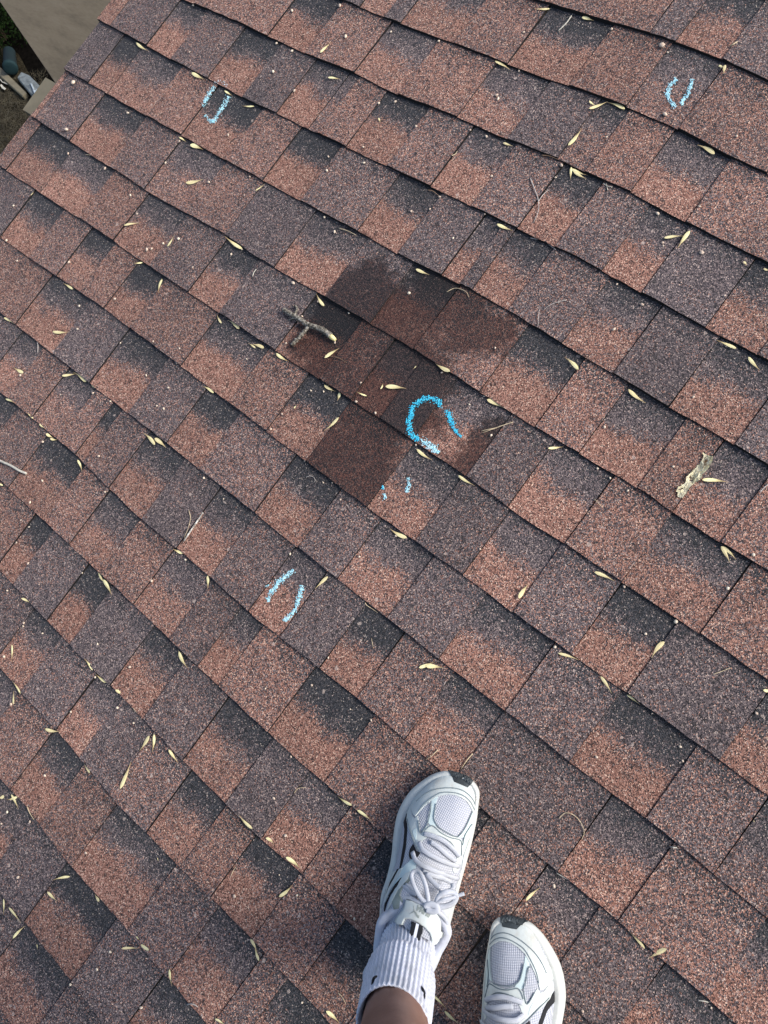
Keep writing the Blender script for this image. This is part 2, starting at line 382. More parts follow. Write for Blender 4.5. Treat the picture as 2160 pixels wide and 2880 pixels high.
# rake trim under the shingle ends
tanM = simple('tan_paint', (.15, .13, .088), 0.75, 18, 0.18, 0.001)
bm = bmesh.new(); box(bm, X0 - 0.012, X0 + 0.012, (8 - VMAX) * SP, (8 - VMIN) * SP, -0.10, -0.0055)
obj('rake_board', bm, tanM, roof)
bm = bmesh.new()
a = at(66, 306, -0.05); b = at(84, 322, -0.05); c_ = at(132, 262, -0.05); d_ = at(112, 248, -0.05)
x0 = (a.x + b.x + c_.x + d_.x) / 4 - .012; y0 = min(a.y, b.y) ; y1 = max(c_.y, d_.y) + .03
box(bm, x0, X0 - 0.0125, y0, y1, -0.075, -0.045)
obj('fascia_end', bm, tanM, roof)

# ------------------------------------------------------------------ ground and things below the rake
def nodeground():
    k = NB('dry_grass_ground'); pos = k.n('ShaderNodeNewGeometry').outputs['Position']
    f = k.noise(pos, 9, 6, 0.75); g = k.noise(pos, 70, 4, 0.8); h = k.math('MULTIPLY_ADD', g, 0.6, k.math('MULTIPLY', f, 0.4))
    k.l(k.ramp(h, [(0.34, (.006, .005, .004)), (0.47, (.018, .015, .010)), (0.56, (.048, .040, .026)), (0.68, (.11, .10, .065))]), k.b.inputs['Base Color'])
    k.b.inputs['Roughness'].default_value = 0.95; k.b.inputs['Specular IOR Level'].default_value = 0.0; k.bump(g, 0.03); return k.m
bm = bmesh.new(); vs = [bm.verts.new((x * 200, y * 200, 0)) for x, y in ((-1, -1), (1, -1), (1, 1), (-1, 1))]; bm.faces.new(vs)
tag(obj('ground', bm, nodeground()), kind='structure')
# house body under the roof
wallM = simple('house_siding', (.25, .21, .16), 0.8, 6, 0.1)
bm = bmesh.new(); HX0 = X0 + .25; HX1 = X1 - .2
box(bm, HX0, HX1, (8 - VMAX) * SP * cp + .3, (8 - VMIN) * SP * cp - .1, 0, 2.55)
hw = obj('house_wall', bm, wallM); tag(hw, 'tan house wall standing below the shingle roof', 'wall')
def wood():
    k = NB('weathered_panel'); tc = k.n('ShaderNodeNewGeometry').outputs['Position']
    mp = k.n('ShaderNodeMapping'); k.l(tc, mp.inputs[0]); mp.inputs['Rotation'].default_value = (0, 0, math.radians(ANG)); mp.inputs['Scale'].default_value = (1.6, 5, 1)
    f = k.noise(mp.outputs[0], 3.5, 4, 0.6)
    f2 = k.noise(mp.outputs[0], 22, 3, 0.7)
    h = k.math('MULTIPLY_ADD', f2, 0.35, k.math('MULTIPLY', f, 0.65))
    k.l(k.ramp(h, [(0.30, (.062, .050, .033)), (0.5, (.098, .080, .053)), (0.7, (.118, .099, .070))]), k.b.inputs['Base Color'])
    k.b.inputs['Roughness'].default_value = 0.75; return k.m
zr = 2.35
e0 = at_world(0, 4, zr); e1 = at_world(153, 228, zr)
dd = (e1 - e0).normalized(); ANG = -math.degrees(math.atan2(dd.y, dd.x)); nn = Vector((-dd.y, dd.x, 0))
if (at_world(300, 0, zr) - e0).dot(nn) < 0: nn = -nn
p0 = e0 - dd * 1.6; p1 = e1 + dd * 0.03
quad = [p0, p1, p1 + nn * 0.5 , p1 + nn * 1.3 - dd * .3, p0 + nn * 1.3]
pn = empty('wooden_panel', Matrix.Translation(p0)); tag(pn, 'weathered tan board surface seen past the top left roof corner', 'panel')
bm = bmesh.new(); top = [bm.verts.new(p - p0) for p in quad]; bot = [bm.verts.new(p - p0 + Vector((0, 0, -.035))) for p in quad]
bm.faces.new(top); bm.faces.new(bot[::-1])
for i in range(5): bm.faces.new((top[i], bot[i], bot[(i + 1) % 5], top[(i + 1) % 5]))
bmesh.ops.recalc_face_normals(bm, faces=bm.faces)
obj('board', bm, wood(), pn)
for q in (p0 + nn * .12, p1 + nn * .12 - dd * .2):
    bm = bmesh.new(); q = q - p0; box(bm, q.x - .04, q.x + .04, q.y - .04, q.y + .04, -zr, -.036)
    obj('post', bm, tanM, pn)
# near-black ground patch, deep shade put into its colour, with a shrub
def gp(x, y, z=0.0): return at_world(x, y, z)
sc_ = lambda x, y: gp(x, y)
bm = bmesh.new(); patch_pts = [gp(*p, 0.004) for p in ((-60, -60), (60, 60), (140, 230), (135, 262), (95, 215), (30, 160), (-40, 120))]
# painted shade lies flat on the ground, running on under the board surface
patch_pts = [gp(-300, -500, .004), gp(200, -100, .004), gp(330, 300, .004), gp(140, 275, .004), gp(96, 232, .004), gp(52, 150, .004), gp(-120, 60, .004)]
bm.faces.new([bm.verts.new(p) for p in patch_pts]); bmesh.ops.recalc_face_normals(bm, faces=bm.faces)
for f in bm.faces:
    if f.normal.z < 0: f.normal_flip()
tag(obj('shade_patch', bm, simple('painted_shade', (.004, .0035, .003), 1.0, 30, 0.5, spec=0.0)), kind='structure')
leafM = simple('shrub_leaf', (.006, .013, .003), 0.9, 8, 0.8, spec=.05)
sh = empty('shrub', Matrix.Translation(gp(14, 112))); tag(sh, 'low dark green shrub in the shade beside the tan board surface', 'shrub')
bm = bmesh.new(); r = random.Random(3)
for i in range(1500):
    a_ = r.uniform(0, 6.283); rr = 0.34 * math.sqrt(r.random()); z = r.uniform(.03, .42) * (1 - rr)
    c0 = Vector((rr * math.cos(a_), rr * math.sin(a_), z)); d1 = Vector((r.gauss(0, 1), r.gauss(0, 1), r.gauss(0, .5))).normalized() * r.uniform(.012, .028)
    d2 = d1.cross(Vector((r.gauss(0, 1), r.gauss(0, 1), r.gauss(0, 1)))).normalized() * r.uniform(.006, .012)
    bm.faces.new([bm.verts.new(c0 + x) for x in (-d1, d2, d1, -d2)])
obj('foliage', bm, leafM, sh)
bm = bmesh.new()
for i in range(6):
    a_ = i * 1.05; box(bm, .03 * math.cos(a_) - .006, .03 * math.cos(a_) + .006, .03 * math.sin(a_) - .006, .03 * math.sin(a_) + .006, 0, .3)
obj('stem', bm, simple('shrub_stem', (.03, .02, .012)), sh)['kind'] = 'stuff'

def lathe(bm, prof, n=24, cx=0, cy=0):
    rings = [[bm.verts.new((cx + r * math.cos(2 * math.pi * i / n), cy + r * math.sin(2 * math.pi * i / n), z)) for i in range(n)] for r, z in prof]
    for a, b in zip(rings, rings[1:]):
        for i in range(n): bm.faces.new((a[i], a[(i + 1) % n], b[(i + 1) % n], b[i]))
    return rings
bn = empty('garden_bin', Matrix.Translation(gp(28, 172, .085)) @ Matrix.Rotation(math.radians(86), 4, Vector((.55, .83, 0)))); tag(bn, 'dark teal plastic container lying in the shade at the left edge', 'container')
tealM = simple('teal_plastic', (.004, .020, .024), 0.8, 4, 0.2)
bm = bmesh.new(); R_ = lathe(bm, [(.055, -.16), (.062, .10), (.070, .10), (.070, .115), (.058, .115), (.055, .08)], 24); bm.faces.new(R_[0][::-1]); obj('body', bm, tealM, bn, smooth=True)
bm = bmesh.new(); R_ = lathe(bm, [(.068, .117), (.068, .122), (.05, .128), (.02, .130)], 24); bm.faces.new(R_[-1]); obj('lid', bm, tealM, bn, smooth=True)
# pale downspout elbow and the tan edging board
def poly_prism(name, pts, z0, z1, m, parent=None, bev=0.0):
    c = sum(pts, Vector()) / len(pts); c.z = 0
    bm = bmesh.new(); t = [bm.verts.new(Vector((p.x, p.y, z1)) - c) for p in pts]; b = [bm.verts.new(Vector((p.x, p.y, z0)) - c) for p in pts]
    n = len(pts); bm.faces.new(t); bm.faces.new(b[::-1])
    for i in range(n): bm.faces.new((t[i], b[i], b[(i + 1) % n], t[(i + 1) % n]))
    bmesh.ops.recalc_face_normals(bm, faces=bm.faces)
    if bev: bmesh.ops.bevel(bm, geom=list(bm.edges), offset=bev, segments=2, affect='EDGES')
    o = obj(name, bm, m, parent); o.location = c; return o
paleM = simple('pale_metal', (.13, .145, .145), 0.5, 25, 0.45, .002)
elb = poly_prism('downspout_elbow', [gp(*p, .06) for p in ((50, 222), (62, 205), (84, 214), (118, 248), (100, 272), (90, 270))], 0.0, .075, paleM, None, .008)
tag(elb, 'weathered pale metal downspout elbow pointing at the roof corner', 'downspout')
bm = bmesh.new(); q0, q1 = gp(86, 238, .09), gp(104, 262, .09); ww = (q1 - q0).normalized() * .0 ; 
el2 = poly_prism('splash_lip', [gp(*p, .09) - elb.location for p in ((84, 232), (90, 236), (98, 256), (112, 246), (117, 250), (98, 268))], .0755, .095, simple('bright_lip', (.30, .34, .36), .4, 30, .3), elb, .004)
tag(poly_prism('edging_board', [gp(*p, .04) for p in ((-30, 168), (2, 190), (76, 262), (64, 272), (-6, 210), (-40, 186))], 0.0, .045, tanM, None, .006),
    'tan wooden edging board lying left of the pale downspout elbow', 'board')
# dry grass stuff
bm = bmesh.new(); r = random.Random(11)
for i in range(7000):
    p = gp(r.uniform(-90, 130), r.uniform(205, 520)); l = r.uniform(.03, .08); a_ = r.uniform(0, 6.28); t = r.uniform(.2, 1)
    d = Vector((math.cos(a_) * l, math.sin(a_) * l, l * t * .5)); s_ = Vector((-math.sin(a_), math.cos(a_), 0)) * .0018
    bm.faces.new([bm.verts.new(p + x) for x in (-s_, s_, d)])
g1 = obj('dry_grass', bm, simple('straw', (.065, .055, .034), .9, 12, .7)); tag(g1, kind='stuff')
# leaf litter twigs at left edge
twigM = simple('pale_twig', (.42, .40, .34), .8, 300, .4)
for i, (pts, lb) in enumerate([([(2, 238), (8, 246), (14, 250)], 'small white curl of bark under the tan edging board'),
                    ([(0, 222), (6, 230), (12, 232), (20, 236)], 'thin pale dead twig under the tan edging board')]):
    bm = bmesh.new(); P = [gp(*p, .03) for p in pts]
    for a_, b_ in zip(P, P[1:]):
        d = (b_ - a_).normalized(); s_ = d.cross(Vector((0, 0, 1))) * (.010 if i == 0 else .004)
        q = [a_ - s_, b_ - s_, b_ + s_, a_ + s_]; t = [bm.verts.new(x) for x in q]; u_ = [bm.verts.new(x + Vector((0, 0, -.006))) for x in q]
        bm.faces.new(t); bm.faces.new(u_[::-1])
        for j in range(4): bm.faces.new((t[j], u_[j], u_[(j + 1) % 4], t[(j + 1) % 4]))
    tag(obj('twig', bm, twigM), lb, 'twig')

# ------------------------------------------------------------------ labels by the nearest thing one can find
MARKS = [((2070, 1330), 'the crumpled dry leaf'), ((875, 910), 'the forked broken branch'), ((1215, 1200), 'the big bright blue chalk ring'), ((605, 285), 'the upper left chalk mark'),
         ((1915, 262), 'the upper right chalk mark'), ((800, 1675), 'the lower chalk mark pair'), ((1270, 2170), 'the toe of the left sneaker'),
         ((1470, 2590), 'the toe of the right sneaker'), ((200, 200), 'the top left roof corner'), ((0, 2880), 'the bottom left picture corner'),
         ((2160, 2880), 'the bottom right picture corner'), ((545, 1480), 'the straight mottled twig'), ((40, 1320), 'the short white twig'),
         ((1590, 2310), 'the thin hooked stem'), ((1510, 590), 'the fine forked stem'), ((2160, 1920), 'the right picture edge'), ((0, 1960), 'the left picture edge'), ((1040, 0), 'the top picture edge')]
ORD = ['nearest', 'second nearest', 'third nearest', 'fourth nearest', 'fifth nearest', 'sixth nearest', 'seventh nearest', 'eighth nearest', 'ninth nearest', 'tenth nearest', 'eleventh nearest', 'twelfth nearest', 'thirteenth nearest', 'fourteenth nearest', 'fifteenth nearest', 'sixteenth nearest',
       'seventeenth nearest', 'eighteenth nearest', 'nineteenth nearest', 'twentieth nearest'] + ['%dth nearest' % i for i in range(21, 200)]
def ranked(points, what):               # one label per point, what(i) gives the look
    out = []
    rk = []
    for (m, nm) in MARKS:
        order = sorted(range(len(points)), key=lambda i: math.hypot(points[i][0] - m[0], points[i][1] - m[1]))
        rk.append({i: n for n, i in enumerate(order)})
    for i, p in enumerate(points):
        j = min(range(len(MARKS)), key=lambda j: (rk[j][i], math.hypot(p[0] - MARKS[j][0][0], p[1] - MARKS[j][0][1])))
        out.append('%s, %s to %s' % (what(i), ORD[rk[j][i]], MARKS[j][1]))
    return out

# ------------------------------------------------------------------ ash seeds: (tile, x, y of the broad end, x, y of the thin end)
SEEDS = """A1 890 285 965 335;A1 1250 480 1330 520;A1 1460 595 1510 625;A1 1650 695 1570 690;A1 1165 895 1210 925;A1 1240 945 1320 975;A1 1210 1190 1320 1165;A1 810 1465 910 1450;A1 1090 1600 1130 1530;A1 205 1270 225 1245;A1 1575 1620 1460 1535
A2 420 350 490 280;A2 470 510 550 520;A2 1550 405 1650 460;A2 1605 930 1665 950;A2 1565 1460 1665 1500;A2 0 1240 60 1195;A2 795 770 805 800
A3 245 65 145 62;A3 500 715 620 665;A3 500 660 545 690;A3 730 715 620 670;A3 365 950 450 840;A3 1310 1005 1200 945;A3 385 1090 380 1170;A3 385 1100 490 1140;A3 400 1120 485 1165;A3 985 1550 1110 1535;A3 1150 1505 1070 1615;A3 1340 430 1380 445;A3 1380 430 1370 485;A3 455 120 530 140
B1 480 220 415 180;B1 35 405 100 445;B1 350 495 455 495;B1 160 760 95 725;B1 1055 155 1030 240;B1 1555 475 1480 420;B1 1440 440 1410 385;B1 410 780 500 765;B1 565 820 480 755;B1 45 930 100 955;B1 220 1055 175 1015;B1 260 1090 300 1120;B1 305 1155 350 1180;B1 330 1185 378 1192;B1 1390 890 1315 845;B1 510 1325 537 1400;B1 1010 1225 935 1150;B1 1010 1185 1080 1245;B1 25 1490 -10 1465;B1 930 45 865 50;B1 1660 600 1612 567;B1 600 835 640 870
B2 445 330 395 250;B2 1040 90 1125 125;B2 55 600 -25 575;B2 135 635 215 685;B2 450 665 545 600;B2 1260 755 1165 700;B2 845 850 975 862;B2 720 910 650 880;B2 810 865 825 825;B2 1040 715 1018 735;B2 445 840 520 880;B2 545 890 530 940;B2 540 1050 445 1135;B2 1500 935 1620 995;B2 1045 1255 1145 1325;B2 1315 1425 1420 1490;B2 248 990 265 965
B3 430 740 340 660;B3 1450 605 1325 550;B3 1530 660 1605 745;B3 755 870 865 955;B3 235 1250 335 1238;B3 1230 1455 1400 1470;B3 1500 40 1520 65;B3 1630 85 1670 95
C1 1190 268 1125 240;C1 1350 415 1350 500;C1 645 395 690 470;C1 680 440 730 540;C1 145 560 210 595;C1 85 860 80 970;C1 605 1025 550 950;C1 695 1105 625 1050;C1 755 1150 795 1195;C1 1165 905 1220 1010;C1 140 1175 85 1095;C1 95 1245 95 1160;C1 300 1405 395 1420;C1 1005 1440 990 1555;C1 975 1450 910 1545;C1 1100 1540 1160 1625;C1 590 1690 540 1615;C1 790 1790 855 1620
C2 980 170 870 110;C2 470 420 385 500;C2 1060 1010 1160 970;C2 1105 1000 1215 1010
C3 45 560 110 465;C3 535 390 665 450;C3 300 915 435 960;C3 575 1065 645 1175;C3 745 1185 830 1250;C3 985 840 905 945;C3 1355 225 1410 330;C3 1360 225 1450 310;C3 1380 235 1440 275;C3 1625 1155 1690 1150
D1 35 180 -10 195;D1 80 170 125 265;D1 120 185 50 205;D1 1640 390 1550 300;D1 460 700 345 725;D1 315 800 375 860;D1 30 845 28 950;D1 65 900 140 1000;D1 90 1100 170 1020;D1 650 860 620 815;D1 975 1175 885 1110;D1 885 1090 910 1115;D1 795 1165 905 1165;D1 1105 1300 1120 1410;D1 1400 1620 1470 1670;D1 245 1140 248 1175;D1 1630 1105 1669 1190;D1 1025 580 1030 605
D2 625 240 530 180;D2 660 270 755 345;D2 70 450 120 490;D2 200 575 295 655;D2 155 830 240 755;D2 25 1245 -5 1150;D2 460 1570 545 1650;D2 1140 1460 1240 1560;D2 1225 1570 1325 1655
D3 860 1165 750 1050;D3 1000 1165 885 1230;D3 90 855 185 770;D3 1565 340 1575 352"""
seeds = []
for ln in SEEDS.split('\n'):
    for s_ in ln.split(';'):
        z, *c_ = s_.split(); c_ = list(map(float, c_)); seeds.append((z2p(z, c_[0], c_[1]), z2p(z, c_[2], c_[3])))
def seedM(name, a, b):
    k = NB(name); tc = k.n('ShaderNodeTexCoord'); oi = k.n('ShaderNodeObjectInfo')
    f = k.noise(tc.outputs['Object'], 6, 3)
    sx = k.n('ShaderNodeSeparateXYZ'); k.l(tc.outputs['Object'], sx.inputs[0])
    c = k.ramp(f, [(0.3, a), (0.75, b)]); c = k.mix(k.sstep(sx.outputs[0], 0.1, -0.45), c, (.34, .22, .10, 1))
    c = k.mix(k.math('MULTIPLY', oi.outputs['Random'], 0.6), c, (.55, .44, .24, 1))
    k.l(c, k.b.inputs['Base Color']); k.b.inputs['Roughness'].default_value = 0.6; return k.m
sM = seedM('ash_seed_wing', (.70, .60, .27), (.88, .81, .47))
def seed_mesh(v):
    r = random.Random(v); vs, fs = [], []; n = 12; bend = r.uniform(-.06, .06); wd = (0.07, 0.085, 0.095, 0.11)[v % 4]
    for i in range(n + 1):
        f = i / n; x = -0.5 + f
        if f < .30: hw = wd * (0.10 + 0.25 * (f / .30) ** 1.5)
        else:
            g = (f - .30) / .70; hw = wd * (0.35 + 0.65 * math.sin(min(1, g / .62) * math.pi / 2)) * (1 if g < .62 else math.sqrt(max(0.0, 1 - ((g - .62) / .385) ** 2)))
        yc = bend * (1 - (2 * f - 1) ** 2); z = 0.02 + 0.05 * (f - .4) ** 2 * (1 if v % 2 else -.5) + .03 * f
        vs += [(x, yc - hw, z), (x, yc, z + hw * .10 + .004), (x, yc + hw, z), (x, yc, z - .006)]
    for i in range(n):
        a = 4 * i; b = a + 4
        for j in range(4): fs.append((a + j, a + (j + 1) % 4, b + (j + 1) % 4, b + j))
    fs.append((0, 3, 2, 1)); e = 4 * n; fs.append((e, e + 1, e + 2, e + 3))
    me = pyd('ash_seed', vs, fs); me.materials.append(sM); return me
SM = [seed_mesh(v) for v in range(6)]
def look(i):
    a, b = seeds[i]; L = math.hypot(a[0] - b[0], a[1] - b[1])
    return ('tiny yellow seed' if L < 22 else 'short pale yellow seed' if L < 38 else 'pale yellow winged seed' if L < 52 else 'long pale yellow winged seed')
lbs = ranked([((a[0] + b[0]) / 2, (a[1] + b[1]) / 2) for a, b in seeds], look)
def frame_on(pa, pb, roll=0.0):
    d = pa - pb; L = d.length; x = d.normalized(); z = Vector((0, 0, 1)); y = z.cross(x).normalized(); z = x.cross(y)
    m = Matrix((x, y, z)).transposed().to_4x4() @ Matrix.Rotation(roll, 4, 'X')
    m.translation = (pa + pb) / 2; return m, L
for i, (a, b) in enumerate(seeds):
    pa, pb = on_roof(*a, .0006), on_roof(*b, .0006)
    if (pa - pb).length < 0.001: continue
    r = random.Random(i * 13 + 1)
    m, L = frame_on(pa, pb, r.uniform(-.14, .14))
    m.translation += Vector((0, 0, .0006 + L * .015))
    o = bpy.data.objects.new('ash_seed', SM[r.randrange(6)]); COL.objects.link(o)
    wsc = 1.0 if L > .02 else 1.6
    o.matrix_world = ROOF @ m @ Matrix.Diagonal((L, L * r.uniform(.85, 1.15) * wsc, L * wsc, 1))
    tag(o, lbs[i], 'seed', 'pale winged seeds scattered on the shingles')

# ------------------------------------------------------------------ little round buds and grit lying on the shingles
BUDS = """A1 480 540 14;A1 435 845 14;A1 1255 38 7;A1 830 735 8;A1 445 998 8;A1 683 1095 9;A1 1165 918 9;A1 1355 1183 10;A1 848 1268 9;A1 890 1388 8;A1 1160 1550 11;A1 955 1620 12;A1 985 1615 9;A1 1500 1650 8;A1 1570 1618 8;A1 1480 877 9;A1 1430 290 6;A1 1230 340 6;A1 90 1335 7;A1 1075 1058 8;A1 45 1560 7;A1 1620 1148 7;A1 1060 1580 8
A2 235 73 9;A2 583 240 11;A2 875 210 8;A2 135 285 9;A2 235 335 10;A2 250 592 10;A2 797 672 10;A2 903 662 9;A2 1038 822 11;A2 1493 888 10;A2 1185 270 8;A2 1560 620 10;A2 1570 643 10;A2 700 1058 9;A2 460 1108 9;A2 697 955 8;A2 1127 1358 9;A2 1007 1372 10;A2 511 1505 10;A2 445 1410 9;A2 1278 1545 8;A2 1483 1390 8;A2 470 1018 9;A2 113 468 11;A2 1190 1278 9;A2 1527 1145 9;A2 1390 845 7;A2 545 40 10
A3 645 192 9;A3 970 300 16;A3 990 745 14;A3 320 1075 12;A3 943 1388 12;A3 1228 1640 14;A3 1455 885 9;A3 613 890 7;A3 282 1153 8;A3 45 463 8;A3 75 212 7;A3 1215 1340 7;A3 1008 343 7;A3 975 1575 9;A3 980 1595 7
B1 517 325 8;B1 505 475 9;B1 950 775 9;B1 1093 855 9;B1 1018 972 8;B1 395 900 7;B1 135 775 9;B1 605 890 10;B1 718 943 8;B1 643 1298 10;B1 277 1457 9;B1 198 1597 8;B1 683 1530 8;B1 1323 1440 10;B1 1063 990 9;B1 1147 695 8;B1 1165 600 7;B1 995 555 8;B1 280 1205 9;B1 783 565 7;B1 747 280 10;B1 450 42 9;B1 1600 668 7;B1 1450 1575 7;B1 115 33 7;B1 1250 75 8
B2 243 178 14;B2 403 297 8;B2 195 567 9;B2 300 392 9;B2 513 562 9;B2 603 372 8;B2 993 243 12;B2 440 880 8;B2 357 873 8;B2 170 1025 9;B2 97 1123 9;B2 775 1018 10;B2 1037 1225 10;B2 1480 910 8;B2 1383 963 8;B2 1205 757 9;B2 1525 1163 10;B2 548 1580 9;B2 495 1470 7;B2 437 1470 7;B2 1550 597 9;B2 680 822 8;B2 650 945 10;B2 318 1328 9
B3 842 317 12;B3 660 477 12;B3 600 1110 12;B3 1175 915 9;B3 750 1522 9;B3 680 185 8;B3 1045 1365 8;B3 555 1378 10;B3 350 1258 8;B3 1377 258 7;B3 1213 1120 7;B3 635 1440 9
C1 985 447 10;C1 1203 310 9;C1 185 335 9;C1 635 855 8;C1 278 787 8;C1 157 720 8;C1 153 740 7;C1 355 745 8;C1 490 890 6;C1 843 1005 10;C1 30 937 9;C1 462 1295 8;C1 763 1268 9;C1 868 1367 8;C1 950 1540 8;C1 620 1070 9;C1 710 1115 8;C1 535 395 7;C1 190 98 7;C1 110 198 7;C1 137 53 6;C1 50 510 8;C1 75 1245 10
C2 223 272 10;C2 671 291 10;C2 907 155 9;C2 470 945 9;C2 362 1122 9;C2 747 1348 8;C2 62 1145 7;C2 1453 240 9;C2 1090 1087 8;C2 228 1585 8;C2 612 1278 6
C3 278 875 12;C3 727 482 11;C3 1060 710 16;C3 865 790 11;C3 1397 495 14;C3 1563 277 13;C3 548 1587 12;C3 1090 1520 10;C3 1105 1612 9;C3 1583 1303 10;C3 908 1305 8
D1 293 48 8;D1 197 347 9;D1 120 707 10;D1 560 550 9;D1 1522 828 11;D1 632 1303 9;D1 918 1550 10;D1 460 1400 9;D1 717 1190 9;D1 50 285 9;D1 12 360 7
D2 117 195 10;D2 193 437 11;D2 267 823 8;D2 640 975 10;D2 618 957 6;D2 762 1215 9;D2 300 1518 8;D2 1447 257 8;D2 152 692 6
D3 272 762 12;D3 92 880 9;D3 458 1573 8;D3 1290 1552 7;D3 1425 1630 8"""
buds = []
for ln in BUDS.split('\n'):
    for s_ in ln.split(';'):
        z, x, y, rr = s_.split(); buds.append((z2p(z, float(x), float(y)), float(rr) * 720 / 1659))
k = NB('bud_husk'); tc = k.n('ShaderNodeTexCoord'); oi = k.n('ShaderNodeObjectInfo')
c = k.mix(oi.outputs['Random'], (.66, .54, .40, 1), (.40, .27, .20, 1)); c = k.mix(k.sstep(k.noise(tc.outputs['Object'], 2.2, 3), .35, .8), c, (.74, .68, .56, 1))
k.l(c, k.b.inputs['Base Color']); k.b.inputs['Roughness'].default_value = .7; budM = k.m
def bud_mesh(v):
    bm = bmesh.new(); bmesh.ops.create_icosphere(bm, subdivisions=2, radius=1)
    for q in bm.verts: q.co *= 1 + .22 * noise.noise(q.co * 1.3 + Vector((v * 5, 0, 0))); 
    for q in bm.verts:
        q.co.z *= .8
        if q.co.x > .5: q.co.x += .25 * (q.co.x - .5)
    me = bpy.data.meshes.new('bud'); bm.to_mesh(me); bm.free(); me.materials.append(budM); me.polygons.foreach_set('use_smooth', [True] * len(me.polygons)); return me
BM = [bud_mesh(v) for v in range(4)]
bl = ranked([b[0] for b in buds], lambda i: 'large cream bud husk' if buds[i][1] > 4.9 else 'small cream bud husk' if buds[i][1] > 3.6 else 'tiny cream bud husk')
for i, (p, rr) in enumerate(buds):
    q = on_roof(*p); rad = rr * (CAMR - q).length / FPX * 0.80; r = random.Random(i)
    o = bpy.data.objects.new('bud_husk', BM[r.randrange(4)]); COL.objects.link(o)
    o.matrix_world = ROOF @ Matrix.Translation(q + Vector((0, 0, rad * .65))) @ Matrix.Rotation(r.uniform(0, 6.28), 4, 'Z') @ Matrix.Rotation(r.uniform(-.4, .4), 4, 'X') @ Matrix.Diagonal((rad * r.uniform(.9, 1.2), rad * r.uniform(.75, 1), rad * .9, 1))
    tag(o, bl[i], 'bud husk', 'cream bud husks scattered on the shingles')

# ------------------------------------------------------------------ tubes
def tube(bm, pts, radii, n=8, flat=1.0, cap=True, jit=0.0, mat=0, upv=None):
    pts = [Vector(p) for p in pts]; rings = []; r = random.Random(len(pts) * 7 + int(abs(pts[0].x) * 1e4))
    prev = None
    for i, p in enumerate(pts):
        d = (pts[min(i + 1, len(pts) - 1)] - pts[max(i - 1, 0)]).normalized()
        z = (upv or Vector((0, 0, 1))); y = z.cross(d)
        if y.length < .2: y = Vector((0, 1, 0)).cross(d) if abs(d.y) < .9 else Vector((1, 0, 0)).cross(d)
        y.normalize(); zz = d.cross(y).normalized()
        if prev is not None and y.dot(prev) < 0: y, zz = -y, -zz
        prev = y
        rad = radii[i] if hasattr(radii, '__len__') else radii
        rings.append([bm.verts.new(p + y * math.cos(a) * rad * (1 + r.uniform(-jit, jit)) + zz * math.sin(a) * rad * flat * (1 + r.uniform(-jit, jit))) for a in [2 * math.pi * j / n for j in range(n)]])
    for a, b in zip(rings, rings[1:]):
        for j in range(n):
            f = bm.faces.new((a[j], a[(j + 1) % n], b[(j + 1) % n], b[j])); f.material_index = mat; f.smooth = True
    if cap: bm.faces.new(rings[0][::-1]).material_index = mat; bm.faces.new(rings[-1]).material_index = mat
def smooth_path(P, n=6):
    P = [Vector(p) for p in P]
    if len(P) < 3: return P
    out = []
    Q = [2 * P[0] - P[1]] + P + [2 * P[-1] - P[-2]]
    for i in range(1, len(Q) - 2):
        for j in range(n):
            t = j / n; a, b, c, d = Q[i - 1], Q[i], Q[i + 1], Q[i + 2]
            out.append(.5 * ((2 * b) + (-a + c) * t + (2 * a - 5 * b + 4 * c - d) * t * t + (-a + 3 * b - 3 * c + d) * t ** 3))
    out.append(P[-1]); return out

